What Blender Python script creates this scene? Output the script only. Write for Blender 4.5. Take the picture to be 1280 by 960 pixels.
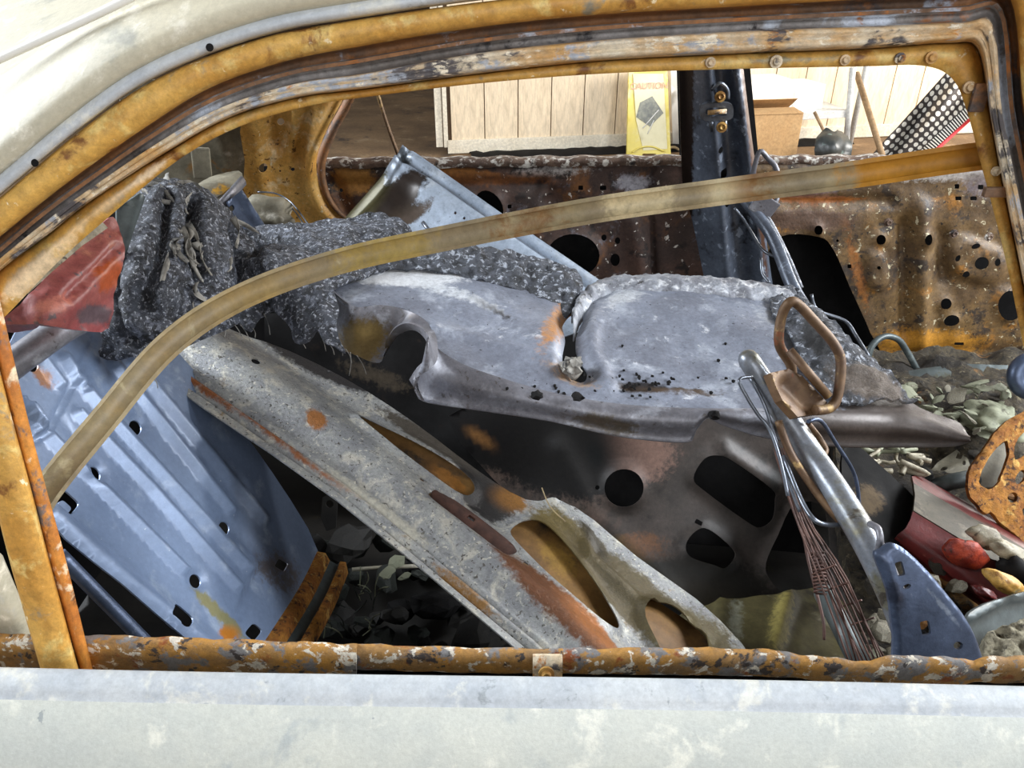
import bpy, bmesh, math, random
import numpy as np
from mathutils import Vector, noise
from mathutils.geometry import delaunay_2d_cdt

for o in list(bpy.data.objects):
    bpy.data.objects.remove(o)
SC = bpy.context.scene
COL = SC.collection
R = math.radians

# ------------------------------------------------------------------ camera, world, lights, exposure
F, PITCH = 950.0, R(30)
CX, CY, CZ = 0.0, -0.344, 1.32
cam = bpy.data.cameras.new('camera')
cam.sensor_width = 36
cam.lens = F / 1280 * 36
cam.clip_start = 0.01
camo = bpy.data.objects.new('camera', cam)
camo.location = (CX, CY, CZ)
camo.rotation_euler = (R(90) - PITCH, 0, 0)
COL.objects.link(camo)
SC.camera = camo

W = bpy.data.worlds.new('world')
SC.world = W
W.use_nodes = True
W.node_tree.nodes['Background'].inputs[0].default_value = (0.93, 0.96, 1.0, 1)
W.node_tree.nodes['Background'].inputs[1].default_value = 0.36


def area_light(name, loc, target, size, power, color):
    l = bpy.data.lights.new(name, 'AREA')
    l.shape = 'RECTANGLE'
    l.size, l.size_y = size
    l.energy = power
    l.color = color
    o = bpy.data.objects.new(name, l)
    o.location = loc
    d = Vector(target) - Vector(loc)
    o.rotation_euler = d.to_track_quat('-Z', 'Y').to_euler()
    COL.objects.link(o)
    return o


# daylight: open garage door behind the camera, daylight from ahead and behind the car (screen openings), side window at the back wall
area_light('garage_door_daylight', (0.9, -3.0, 2.7), (-0.1, 0.5, 0.75), (3.2, 1.6), 92, (0.95, 0.97, 1.0))
area_light('front_daylight', (3.4, 0.5, 2.5), (0.0, 0.7, 0.7), (1.8, 1.4), 265, (0.90, 0.95, 1.0))
area_light('rear_daylight', (-3.2, 0.9, 2.5), (0.0, 0.75, 0.8), (1.8, 1.4), 300, (0.88, 0.94, 1.0))
area_light('side_window_daylight', (5.0, 3.8, 1.9), (1.6, 4.9, 0.5), (1.6, 1.6), 330, (1.0, 0.97, 0.92))
SC.view_settings.view_transform = 'Standard'
SC.view_settings.look = 'None'
SC.view_settings.gamma = 1
SC.view_settings.exposure = 0.0
SC.view_settings.use_curve_mapping = False

# ------------------------------------------------------------------ helpers
cp, sp = math.cos(PITCH), math.sin(PITCH)


def rays(U, V):
    a = (np.asarray(U, float) - 640) / F
    b = (480 - np.asarray(V, float)) / F
    return a, cp + b * sp, -sp + b * cp


def at(u, v, y):
    """world point seen in direction (u, v) standing at car depth y"""
    dx, dy, dz = rays(u, v)
    t = (y - CY) / dy
    return np.array([CX + dx * t, CY + dy * t, CZ + dz * t]).T


def at_z(u, v, z):
    dx, dy, dz = rays(u, v)
    t = (z - CZ) / dz
    return np.array([CX + dx * t, CY + dy * t, CZ + dz * t]).T


def path(pts):
    return np.array([at(*p) for p in pts])


def plane_of(refs):
    p = [at(*r) for r in refs]
    n = np.cross(p[1] - p[0], p[2] - p[0])
    n /= np.linalg.norm(n)
    c = n @ p[0]

    def P(U, V):
        dx, dy, dz = rays(U, V)
        t = (c - n @ np.array([CX, CY, CZ])) / (n[0] * dx + n[1] * dy + n[2] * dz)
        return np.stack([CX + dx * t, CY + dy * t, CZ + dz * t], -1)
    return P


def spline_of(ctrl):
    """thin plate spline of depth through (u, v, y) control points"""
    c = np.array(ctrl, float)
    X = c[:, :2] / 300.0
    n = len(c)
    d = np.linalg.norm(X[:, None] - X[None], axis=2)
    K = np.where(d > 0, d * d * np.log(d + 1e-12), 0) + np.eye(n) * 1e-4
    Q = np.hstack([np.ones((n, 1)), X])
    A = np.block([[K, Q], [Q.T, np.zeros((3, 3))]])
    w = np.linalg.solve(A, np.concatenate([c[:, 2], np.zeros(3)]))

    def P(U, V):
        U = np.atleast_1d(np.asarray(U, float)); V = np.atleast_1d(np.asarray(V, float))
        x = np.stack([U, V], -1) / 300.0
        dd = np.linalg.norm(x[:, None] - X[None], axis=2)
        k = np.where(dd > 0, dd * dd * np.log(dd + 1e-12), 0)
        y = k @ w[:n] + w[n] + x @ w[n + 1:]
        return at(U, V, y)
    return P


def smooth(pts, n=5, closed=True):
    p = np.array(pts, float)
    m = len(p)
    out = []
    rng = range(m) if closed else range(m - 1)
    for i in rng:
        if closed:
            a, b, c, d = p[i - 1], p[i], p[(i + 1) % m], p[(i + 2) % m]
        else:
            a, b, c, d = p[max(i - 1, 0)], p[i], p[i + 1], p[min(i + 2, m - 1)]
        for k in range(n):
            t = k / n
            out.append(0.5 * ((2 * b) + (-a + c) * t + (2 * a - 5 * b + 4 * c - d) * t * t + (-a + 3 * b - 3 * c + d) * t ** 3))
    if not closed:
        out.append(p[-1])
    return np.array(out)


def densify(p, step):
    out = []
    m = len(p)
    for i in range(m):
        a, b = p[i], p[(i + 1) % m]
        k = max(1, int(round(np.linalg.norm(b - a) / step)))
        for j in range(k):
            out.append(a + (b - a) * j / k)
    return np.array(out)


def inside(U, V, poly):
    r = np.zeros(len(U), bool)
    m = len(poly)
    for i in range(m):
        x0, y0 = poly[i]
        x1, y1 = poly[(i + 1) % m]
        if y0 == y1:
            continue
        c = ((y0 > V) != (y1 > V)) & (U < (x1 - x0) * (V - y0) / (y1 - y0) + x0)
        r ^= c
    return r


def dist(U, V, poly, closed=False):
    """pixel-domain distance to a polyline"""
    p = np.array(poly, float)
    best = np.full(len(U), 1e9)
    m = len(p)
    for i in range(m if closed else m - 1):
        a, b = p[i], p[(i + 1) % m]
        ab = b - a
        L = ab @ ab + 1e-9
        t = np.clip(((U - a[0]) * ab[0] + (V - a[1]) * ab[1]) / L, 0, 1)
        best = np.minimum(best, np.hypot(U - a[0] - t * ab[0], V - a[1] - t * ab[1]))
    return best


def bump(d, w):
    return np.exp(-(d / w) ** 2)


def step_(x, a, b):
    t = np.clip((x - a) / (b - a), 0, 1)
    return t * t * (3 - 2 * t)


def ell(u, v, a, b, ang=0, n=20):
    t = np.linspace(0, 2 * math.pi, n, endpoint=False)
    c, s = math.cos(R(ang)), math.sin(R(ang))
    return np.stack([u + a * np.cos(t) * c - b * np.sin(t) * s, v + a * np.cos(t) * s + b * np.sin(t) * c], -1)


def rrect(u, v, a, b, ang=0, r=0.35):
    """rounded rectangle, half sizes a, b"""
    t = np.linspace(0, 2 * math.pi, 24, endpoint=False)
    x = np.sign(np.cos(t)) * np.abs(np.cos(t)) ** r * a
    y = np.sign(np.sin(t)) * np.abs(np.sin(t)) ** r * b
    c, s = math.cos(R(ang)), math.sin(R(ang))
    return np.stack([u + x * c - y * s, v + x * s + y * c], -1)


def fnoise(P, scale, octv=4, seed=0):
    out = np.empty(len(P))
    for i, p in enumerate(P):
        out[i] = noise.fractal(Vector((p[0] * scale + seed, p[1] * scale - seed, p[2] * scale)), 0.9, 2.1, octv)
    return out


def blob_stain_shade(U, V, blobs):
    """wear and painted light or shade, each with its own shape: (u, v, half length, half width, angle, srgb, strength)"""
    col = np.zeros((len(U), 4))
    for (u, v, a, b, ang, c, s) in blobs:
        ca, sa = math.cos(R(ang)), math.sin(R(ang))
        x = ((U - u) * ca + (V - v) * sa) / a
        y = (-(U - u) * sa + (V - v) * ca) / b
        al = np.clip(1.6 * np.exp(-(x * x + y * y)) - 0.25, 0, 1) * s
        lc = np.array(lin(c))[:3]
        na = al + col[:, 3] * (1 - al)
        k = np.where(na > 1e-6, al / np.maximum(na, 1e-6), 0)[:, None]
        col[:, :3] = col[:, :3] * (1 - k) + lc * k
        col[:, 3] = na
    return col


def lin(c):
    return tuple(((x / 255) / 12.92 if x <= 10 else (((x / 255) + 0.055) / 1.055) ** 2.4) for x in c) + (1.0,)


# ---- object helpers
def thing(name, label, cat, loc=(0, 0, 0), group=None):
    o = bpy.data.objects.new(name, None)
    o.empty_display_size = 0.05
    o.location = loc
    o['label'] = label
    o['category'] = cat
    if group:
        o['group'] = group
    COL.objects.link(o)
    return o


def base_of(o):
    b = Vector((0, 0, 0))
    while o is not None:
        b += o.location
        o = o.parent
    return b


def tag(o, label, cat, group=None):
    o['label'] = label
    o['category'] = cat
    if group:
        o['group'] = group
    return o


def mesh_obj(name, verts, faces, mat, parent=None, smooth_f=None, stain_shade=None, label=None, origin=None):
    b = base_of(parent) if parent is not None else Vector(origin if origin is not None else np.mean(np.asarray(verts, float), axis=0))
    me = bpy.data.meshes.new(name)
    vv = np.asarray(verts, float) - np.array(b)
    me.from_pydata([tuple(x) for x in vv], [], [tuple(int(i) for i in f) for f in faces])
    if smooth_f is not None:
        me.polygons.foreach_set('use_smooth', smooth_f)
    else:
        me.polygons.foreach_set('use_smooth', [False] * len(me.polygons))
    if stain_shade is None:
        stain_shade = np.zeros((len(vv), 4))
    if True:
        at_ = me.attributes.new('stain_shade', 'FLOAT_COLOR', 'POINT')
        at_.data.foreach_set('color', np.asarray(stain_shade, float).ravel())
    me.materials.append(mat)
    me.update()
    o = bpy.data.objects.new(name, me)
    if parent is not None:
        o.parent = parent
    else:
        o.location = b
    if label:
        o['label'] = label
    COL.objects.link(o)
    return o


def solid(front, N, tris, thick, name, mat, parent, stain_shade=None, label=None, origin=None):
    """a sheet with real thickness: front, back and rim"""
    n = len(front)
    back = front - N * thick
    verts = np.vstack([front, back])
    faces = [tuple(t) for t in tris] + [tuple(i + n for i in reversed(t)) for t in tris]
    sm = [True] * len(faces)
    ec = {}
    for t in tris:
        for i in range(len(t)):
            a, b = t[i], t[(i + 1) % len(t)]
            ec[(a, b)] = 1
    rim = [(a, b) for (a, b) in ec if (b, a) not in ec]
    extra = []
    st = list(stain_shade) if stain_shade is not None else None
    allst = (list(stain_shade) + list(stain_shade)) if stain_shade is not None else None
    k = 2 * n
    for a, b in rim:
        extra += [front[a], front[b], back[b], back[a]]
        if allst is not None:
            allst += [stain_shade[a], stain_shade[b], stain_shade[b], stain_shade[a]]
        faces.append((k + 1, k, k + 3, k + 2))
        sm.append(False)
        k += 4
    if extra:
        verts = np.vstack([verts, np.array(extra)])
    return mesh_obj(name, verts, faces, mat, parent, sm, allst, label, origin)


def sheet(name, P, outline, mat, parent=None, holes=(), step=9, relief=None, thick=0.0016, blobs=None, rough=0, rscale=20, seed=0, label=None, origin=None, lines=()):
    ol = densify(np.array(outline, float), step)
    hs = [np.array(h, float) for h in holes]
    pts = [ol] + hs
    allp = np.vstack(pts)
    edges = []
    k = 0
    for p in pts:
        m = len(p)
        edges += [(k + i, k + (i + 1) % m) for i in range(m)]
        k += m
    fl_ = []
    for poly, offs_ in lines:
        c_ = np.array(poly, float)
        closed_ = np.allclose(c_[0], c_[-1])
        seg_ = []
        for i in range(len(c_) - 1):
            m_ = max(1, int(round(np.linalg.norm(c_[i + 1] - c_[i]) / step)))
            seg_ += [c_[i] + (c_[i + 1] - c_[i]) * j / m_ for j in range(m_)]
        seg_.append(c_[-1])
        c_ = np.array(seg_)
        t_ = np.gradient(c_, axis=0)
        n_ = np.stack([-t_[:, 1], t_[:, 0]], -1) / (np.linalg.norm(t_, axis=1)[:, None] + 1e-9)
        for d_ in offs_:
            q_ = c_ + n_ * d_
            ok_ = inside(q_[:, 0], q_[:, 1], ol) & (dist(q_[:, 0], q_[:, 1], ol, True) > 1.0)
            for h in hs:
                ok_ &= ~inside(q_[:, 0], q_[:, 1], h) & (dist(q_[:, 0], q_[:, 1], h, True) > 1.0)
            run = []
            for i in range(len(q_)):
                if ok_[i]:
                    run.append(q_[i])
                if (not ok_[i] or i == len(q_) - 1) and run:
                    if len(run) > 1:
                        r_ = np.array(run)
                        edges += [(k + i2, k + i2 + 1) for i2 in range(len(r_) - 1)]
                        k += len(r_)
                        allp = np.vstack([allp, r_])
                        fl_.append(r_)
                    run = []
    lo, hi = ol.min(0), ol.max(0)
    gx, gy = np.meshgrid(np.arange(lo[0], hi[0], step), np.arange(lo[1], hi[1], step))
    gx = gx + (np.arange(gx.shape[0]) % 2)[:, None] * step * 0.5
    gx, gy = gx.ravel(), gy.ravel()
    ok = inside(gx, gy, ol)
    for h in hs:
        ok &= ~inside(gx, gy, h)
    gx, gy = gx[ok], gy[ok]
    ok = dist(gx, gy, ol, True) > step * 0.45
    for h in hs:
        ok &= dist(gx, gy, h, True) > step * 0.35
    for r_ in fl_:
        ok &= dist(gx, gy, r_) > step * 0.45
    gx, gy = gx[ok], gy[ok]
    P2 = np.vstack([allp, np.stack([gx, gy], -1)])
    r = delaunay_2d_cdt([Vector(p) for p in P2], edges, [], 0, 1e-5)
    V2 = np.array([tuple(v) for v in r[0]])
    T = np.array([f for f in r[2] if len(f) == 3])
    c = V2[T].mean(1)
    ok = inside(c[:, 0], c[:, 1], ol)
    for h in hs:
        ok &= ~inside(c[:, 0], c[:, 1], h)
    T = T[ok]
    used = np.unique(T)
    remap = -np.ones(len(V2), int)
    remap[used] = np.arange(len(used))
    V2 = V2[used]
    T = remap[T]
    U, V = V2[:, 0], V2[:, 1]
    p0 = P(U, V)
    pu = P(U + 1, V)
    pv = P(U, V - 1)
    N = np.cross(pu - p0, pv - p0)
    N /= np.linalg.norm(N, axis=1)[:, None]
    view = np.array([CX, CY, CZ]) - p0
    s = np.sign((N * view).sum(1))
    N *= s[:, None]
    if relief is not None:
        p0 = p0 + N * relief(U, V)[:, None]
    if rough:
        p0 = p0 + N * (fnoise(p0, rscale, 5, seed) * rough)[:, None]
    # orient the triangles toward the camera
    a, b, cc = p0[T[:, 0]], p0[T[:, 1]], p0[T[:, 2]]
    fn = np.cross(b - a, cc - a)
    flip = (fn * N[T[:, 0]]).sum(1) < 0
    T[flip] = T[flip][:, ::-1]
    st = blob_stain_shade(U, V, blobs) if blobs else None
    return solid(p0, N, [tuple(t) for t in T], thick, name, mat, parent, st, label, origin)


def strip(name, rows, mat, parent=None, thick=0.002, closed=False, flip=False, stain_shade=None, label=None, origin=None):
    rows = np.array(rows, float)
    m, n = rows.shape[:2]
    front = rows.reshape(-1, 3)
    q = []
    for i in range(m - 1 + (1 if closed else 0)):
        i2 = (i + 1) % m
        for j in range(n - 1):
            f = (i * n + j, i * n + j + 1, i2 * n + j + 1, i2 * n + j)
            q.append(f[::-1] if flip else f)
    N = np.zeros_like(front)
    for f in q:
        a, b, c, d = front[list(f)]
        nn = np.cross(c - a, d - b)
        for i in f:
            N[i] += nn
    N /= (np.linalg.norm(N, axis=1)[:, None] + 1e-12)
    if thick == 0:
        return mesh_obj(name, front, q, mat, parent, [True] * len(q), stain_shade, label, origin)
    return solid(front, N, q, thick, name, mat, parent, stain_shade, label, origin)


def tube(name, pts, rad, mat, parent=None, segs=10, sub=4, smooth_path=True, label=None, origin=None, flat=None, round_end=False):
    p = np.array(pts, float)
    r = np.full(len(p), rad, float) if np.isscalar(rad) else np.array(rad, float)
    if smooth_path and len(p) > 2:
        q = smooth(np.hstack([p, r[:, None]]), sub, False)
        p, r = q[:, :3], q[:, 3]
    T = np.gradient(p, axis=0)
    T /= np.linalg.norm(T, axis=1)[:, None]
    up = np.array([0, 0, 1.0])
    if abs(T[0] @ up) > 0.9:
        up = np.array([0, 1.0, 0])
    nrm = up - T[0] * (up @ T[0])
    nrm /= np.linalg.norm(nrm)
    if round_end:
        e = []
        rr = []
        for a in (80, 60, 35):
            e.append(p[0] - T[0] * r[0] * math.sin(R(a))); rr.append(r[0] * math.cos(R(a)))
        p = np.vstack([e, p]); r = np.concatenate([rr, r]); T = np.vstack([[T[0]] * 3, T])
    verts, faces = [], []
    ang = np.linspace(0, 2 * math.pi, segs, endpoint=False)
    for i in range(len(p)):
        nrm = nrm - T[i] * (nrm @ T[i])
        nrm /= np.linalg.norm(nrm)
        b = np.cross(T[i], nrm)
        f = 1.0 if flat is None else flat
        for a in ang:
            verts.append(p[i] + r[i] * (math.cos(a) * nrm + f * math.sin(a) * b))
    for i in range(len(p) - 1):
        for j in range(segs):
            faces.append((i * segs + j, i * segs + (j + 1) % segs, (i + 1) * segs + (j + 1) % segs, (i + 1) * segs + j))
    sm = [True] * len(faces)
    faces.append(tuple(range(segs - 1, -1, -1)))
    faces.append(tuple(range((len(p) - 1) * segs, len(p) * segs)))
    sm += [False, False]
    return mesh_obj(name, verts, faces, mat, parent, sm, None, label, origin)


def box_bm(size, bevel=0.0, seg=2):
    bm = bmesh.new()
    bmesh.ops.create_cube(bm, size=1)
    bmesh.ops.scale(bm, vec=size, verts=bm.verts)
    if bevel:
        bmesh.ops.bevel(bm, geom=bm.edges[:], offset=bevel, segments=seg, affect='EDGES', profile=0.6)
    return bm


def bm_obj(name, bm, mat, parent=None, M=None, label=None, smooth_=False, loc=None):
    """bm in world space after M"""
    if M is not None:
        bm.transform(M)
    v = np.array([tuple(x.co) for x in bm.verts])
    bm.verts.index_update()
    f = [[x.index for x in fc.verts] for fc in bm.faces]
    bm.free()
    return mesh_obj(name, v, f, mat, parent, [smooth_] * len(f), None, label, loc)


def frame_M(p, xdir, zdir=(0, 0, 1)):
    from mathutils import Matrix
    x = Vector(xdir).normalized()
    z = Vector(zdir)
    z = (z - x * z.dot(x)).normalized()
    y = z.cross(x)
    M = Matrix((x, y, z)).transposed().to_4x4()
    M.translation = Vector(p)
    return M


def box(name, p, size, mat, parent=None, xdir=(1, 0, 0), zdir=(0, 0, 1), bevel=0.002, label=None):
    return bm_obj(name, box_bm(size, bevel), mat, parent, frame_M(p, xdir, zdir), label)


def bolt(name, p, nrm, r, h, mat, parent, washer=True):
    """hexagonal head on a washer, facing nrm"""
    n = Vector(nrm).normalized()
    t = n.orthogonal().normalized()
    b = n.cross(t)
    v, f = [], []

    def ring(rad, hh, k):
        for i in range(k):
            a = 2 * math.pi * i / k
            v.append(Vector(p) + t * rad * math.cos(a) + b * rad * math.sin(a) + n * hh)
    k = 12
    prof = [(r * 1.7, -h * .2), (r * 1.7, h * .25), (r * 1.05, h * .3), (r, h * .9), (r * .8, h), (r * .3, h * .8)]
    for q in prof:
        ring(q[0], q[1], k)
    for i in range(len(prof) - 1):
        for j in range(k):
            f.append((i * k + j, i * k + (j + 1) % k, (i + 1) * k + (j + 1) % k, (i + 1) * k + j))
    f.append(tuple(range((len(prof) - 1) * k, len(prof) * k)))
    return mesh_obj(name, np.array([tuple(x) for x in v]), f, mat, parent)


# ---- materials
MATS = {}


def mk(name, base, layers=(), rough=0.6, metal=0.0, bumps=0.3, bscale=90, bdist=0.0015, stretch=(1, 1, 1), spec=0.5, grain=.35, gscale=60):
    m = bpy.data.materials.new(name)
    m.use_nodes = True
    nt = m.node_tree
    N, L = nt.nodes, nt.links
    bs = N['Principled BSDF']
    tc = N.new('ShaderNodeTexCoord')
    mp = N.new('ShaderNodeMapping')
    mp.inputs['Scale'].default_value = stretch
    L.new(tc.outputs['Object'], mp.inputs[0])
    vec = mp.outputs[0]

    def nz(scale, det=6, dist_=0.0, off=0.0, rgh=0.6):
        n = N.new('ShaderNodeTexNoise')
        n.inputs['Scale'].default_value = scale
        n.inputs['Detail'].default_value = det
        n.inputs['Roughness'].default_value = rgh
        n.inputs['Distortion'].default_value = dist_
        if off:
            a = N.new('ShaderNodeVectorMath')
            a.inputs[1].default_value = (off, off * 1.7, -off)
            L.new(vec, a.inputs[0])
            L.new(a.outputs[0], n.inputs['Vector'])
        else:
            L.new(vec, n.inputs['Vector'])
        return n.outputs['Fac']

    def rng(x, lo, hi):
        r = N.new('ShaderNodeMapRange')
        r.interpolation_type = 'SMOOTHSTEP'
        r.inputs['From Min'].default_value = lo
        r.inputs['From Max'].default_value = hi
        L.new(x, r.inputs['Value'])
        return r.outputs['Result']

    def mixc(f, a, b):
        x = N.new('ShaderNodeMix')
        x.data_type = 'RGBA'
        L.new(f, x.inputs['Factor'])
        for s, val in ((x.inputs[6], a), (x.inputs[7], b)):
            if isinstance(val, tuple):
                s.default_value = val
            else:
                L.new(val, s)
        return x.outputs[2]

    def mixf(f, a, b):
        x = N.new('ShaderNodeMix')
        x.data_type = 'FLOAT'
        L.new(f, x.inputs['Factor'])
        for s, val in ((x.inputs[2], a), (x.inputs[3], b)):
            if isinstance(val, (int, float)):
                s.default_value = val
            else:
                L.new(val, s)
        return x.outputs[0]
    c1, c2, sc = base
    col = mixc(rng(nz(sc, 8), 0.35, 0.65), lin(c1), lin(c2))
    ro, me = rough, metal
    for i, l in enumerate(layers):
        f = rng(nz(l['s'], l.get('det', 8), l.get('dist', 0.3), 3.1 * (i + 1), l.get('rg', 0.65)), l['lo'], l['hi'])
        col = mixc(f, col, lin(l['c']))
        if 'r' in l:
            ro = mixf(f, ro, l['r'])
        if 'm' in l:
            me = mixf(f, me, l['m'])
    gr = N.new('ShaderNodeMapRange')
    gr.inputs['From Min'].default_value = .3
    gr.inputs['From Max'].default_value = .7
    gr.inputs['To Min'].default_value = 1 - grain
    gr.inputs['To Max'].default_value = 1 + grain * .7
    L.new(nz(gscale, 10, .1, 17.0, .78), gr.inputs['Value'])
    # stains (rust, scorch, soot) and painted light or shade, ragged by noise
    an = N.new('ShaderNodeAttribute')
    an.attribute_name = 'stain_shade'
    ad = N.new('ShaderNodeMath')
    ad.operation = 'MULTIPLY_ADD'
    L.new(nz(90, 9, 0.3, 9.0, .7), ad.inputs[0])
    ad.inputs[1].default_value = 1.5
    ad.inputs[2].default_value = -0.75
    a2 = N.new('ShaderNodeMath')
    a2.operation = 'ADD'
    L.new(ad.outputs[0], a2.inputs[0])
    L.new(an.outputs['Alpha'], a2.inputs[1])
    gate = rng(a2.outputs[0], 0.2, 0.68)
    has = rng(an.outputs['Alpha'], 0.02, 0.25)
    mu = N.new('ShaderNodeMath')
    mu.operation = 'MULTIPLY'
    L.new(gate, mu.inputs[0])
    L.new(has, mu.inputs[1])
    col = mixc(mu.outputs[0], col, an.outputs['Color'])
    vm = N.new('ShaderNodeVectorMath')
    vm.operation = 'SCALE'
    L.new(col, vm.inputs[0])
    L.new(gr.outputs[0], vm.inputs['Scale'])
    L.new(vm.outputs[0], bs.inputs['Base Color'])
    for s, val in ((bs.inputs['Roughness'], ro), (bs.inputs['Metallic'], me)):
        if isinstance(val, (int, float)):
            s.default_value = val
        else:
            L.new(val, s)
    bs.inputs['Specular IOR Level'].default_value = spec
    if bumps:
        b = N.new('ShaderNodeBump')
        b.inputs['Strength'].default_value = bumps
        b.inputs['Distance'].default_value = bdist
        L.new(nz(bscale, 8, 0.2, 5.0, 0.7), b.inputs['Height'])
        L.new(b.outputs[0], bs.inputs['Normal'])
    MATS[name] = m
    return m


OCHRE = mk('ochre_rust', ((212, 168, 86), (192, 140, 60), 14), [
    dict(c=(220, 190, 116), s=40, lo=.52, hi=.66), dict(c=(128, 82, 36), s=26, lo=.58, hi=.68), dict(c=(140, 134, 116), s=18, lo=.60, hi=.68),
    dict(c=(238, 220, 180), s=110, lo=.64, hi=.70)], rough=.5, bumps=.45, gscale=160, grain=.4)
ORANGE = mk('orange_rust', ((206, 136, 52), (176, 104, 36), 20), [
    dict(c=(228, 206, 172), s=34, lo=.54, hi=.62), dict(c=(110, 100, 98), s=30, lo=.56, hi=.64), dict(c=(110, 66, 34), s=60, lo=.60, hi=.70)], rough=.6, bumps=.6, gscale=160, grain=.45)
WHITERAIL = mk('flaked_white_rust', ((218, 204, 178), (202, 158, 96), 22), [
    dict(c=(88, 82, 82), s=22, lo=.55, hi=.61), dict(c=(172, 176, 184), s=34, lo=.54, hi=.62), dict(c=(186, 118, 46), s=44, lo=.60, hi=.68), dict(c=(236, 224, 200), s=90, lo=.58, hi=.64)], rough=.55, bumps=.8, gscale=180, grain=.45)
CHANNEL = mk('brown_channel_rust', ((150, 104, 64), (114, 88, 68), 20), [
    dict(c=(84, 76, 74), s=18, lo=.55, hi=.64), dict(c=(172, 178, 190), s=22, lo=.58, hi=.64), dict(c=(166, 104, 48), s=40, lo=.56, hi=.66)], rough=.6, bumps=.8, gscale=180, grain=.5)
GREYCH = mk('grey_channel_steel', ((148, 144, 142), (106, 98, 92), 16), [
    dict(c=(190, 196, 206), s=18, lo=.52, hi=.60), dict(c=(160, 102, 54), s=28, lo=.58, hi=.66), dict(c=(54, 50, 50), s=40, lo=.58, hi=.66)], rough=.5, metal=.15, bumps=.7, gscale=180, grain=.5)
CREAM = mk('scorched_cream_paint', ((192, 184, 160), (176, 170, 150), 8), [
    dict(c=(146, 144, 130), s=14, lo=.57, hi=.70), dict(c=(222, 216, 198), s=40, lo=.54, hi=.70), dict(c=(176, 182, 186), s=7, lo=.58, hi=.70)], rough=.55, bumps=.2, bscale=200, gscale=220, grain=.16)
DOORSKIN = mk('scorched_door_paint', ((206, 208, 198), (192, 196, 190), 12), [
    dict(c=(224, 224, 212), s=30, lo=.52, hi=.66), dict(c=(178, 184, 182), s=16, lo=.58, hi=.70), dict(c=(158, 164, 164), s=34, lo=.69, hi=.71)], rough=.5, bumps=.25, bscale=400, gscale=300, grain=.14)
SKINEDGE = mk('blue_grey_paint_edge', ((194, 198, 200), (176, 182, 188), 18), [dict(c=(212, 212, 204), s=34, lo=.53, hi=.66), dict(c=(148, 154, 158), s=50, lo=.62, hi=.70), dict(c=(178, 124, 62), s=14, lo=.70, hi=.76)], rough=.45, bumps=.3, gscale=200, grain=.2)
RAIL = mk('peeling_rail', ((190, 138, 62), (156, 122, 80), 30), [
    dict(c=(132, 130, 130), s=44, lo=.52, hi=.58), dict(c=(66, 58, 56), s=56, lo=.57, hi=.62), dict(c=(236, 228, 212), s=64, lo=.56, hi=.60), dict(c=(150, 78, 32), s=40, lo=.60, hi=.68)], rough=.6, bumps=.9, gscale=200, grain=.45)
STRAP = mk('tan_strip', ((160, 146, 112), (146, 132, 104), 14), [dict(c=(172, 146, 92), s=8, lo=.56, hi=.74), dict(c=(196, 186, 150), s=30, lo=.58, hi=.72)], rough=.45, bumps=.12)
BLUE = mk('blue_grey_steel', ((124, 142, 172), (110, 126, 154), 6), [dict(c=(150, 164, 186), s=18, lo=.54, hi=.72), dict(c=(200, 208, 216), s=170, lo=.68, hi=.72)], rough=.36, metal=.2, bumps=.2, bscale=160, grain=.16, gscale=120)
STEEL = mk('smoked_steel', ((136, 142, 154), (118, 122, 132), 7), [dict(c=(166, 172, 182), s=16, lo=.52, hi=.72), dict(c=(104, 100, 100), s=9, lo=.58, hi=.72)], rough=.38, metal=.35, bumps=.2, bscale=150)
SHELF = mk('ash_steel', ((132, 138, 152), (112, 116, 128), 9), [dict(c=(164, 170, 182), s=14, lo=.52, hi=.68), dict(c=(196, 199, 206), s=34, lo=.60, hi=.72), dict(c=(46, 44, 46), s=130, lo=.64, hi=.67, r=.9, m=0.), dict(c=(186, 150, 110), s=18, lo=.68, hi=.74)], rough=.40, metal=.2, bumps=.5, bscale=140, gscale=130)
FLANGE = mk('grey_purple_steel', ((124, 124, 131), (106, 105, 111), 12), [dict(c=(146, 148, 156), s=20, lo=.54, hi=.66), dict(c=(84, 80, 80), s=60, lo=.60, hi=.66), dict(c=(90, 88, 92), s=10, lo=.56, hi=.68)], rough=.42, metal=.25, bumps=.35, gscale=150)
LID = mk('pale_blue_steel', ((176, 188, 204), (158, 170, 186), 6), [dict(c=(200, 208, 218), s=10, lo=.52, hi=.7), dict(c=(110, 116, 124), s=80, lo=.64, hi=.68)], rough=.36, metal=.2, bumps=.15)
HOOD = mk('mottled_hood_steel', ((168, 169, 167), (140, 142, 145), 12), [dict(c=(198, 194, 182), s=30, lo=.50, hi=.66), dict(c=(84, 80, 74), s=150, lo=.585, hi=.635), dict(c=(216, 212, 198), s=120, lo=.58, hi=.66), dict(c=(150, 126, 92), s=18, lo=.64, hi=.74)], rough=.36, metal=.25, bumps=.8, bscale=240, gscale=160, grain=.4)
TAN = mk('tan_scorched_skin', ((150, 112, 62), (112, 82, 50), 8), [dict(c=(76, 64, 50), s=10, lo=.52, hi=.68), dict(c=(170, 134, 76), s=6, lo=.56, hi=.72)], rough=.5, bumps=.2)
DARKSTAMP = mk('sooty_brown_panel', ((78, 69, 64), (58, 52, 48), 7), [dict(c=(104, 86, 76), s=5, lo=.56, hi=.72), dict(c=(34, 31, 28), s=6, lo=.52, hi=.66)], rough=.5, metal=.1, bumps=.3, gscale=120)
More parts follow.
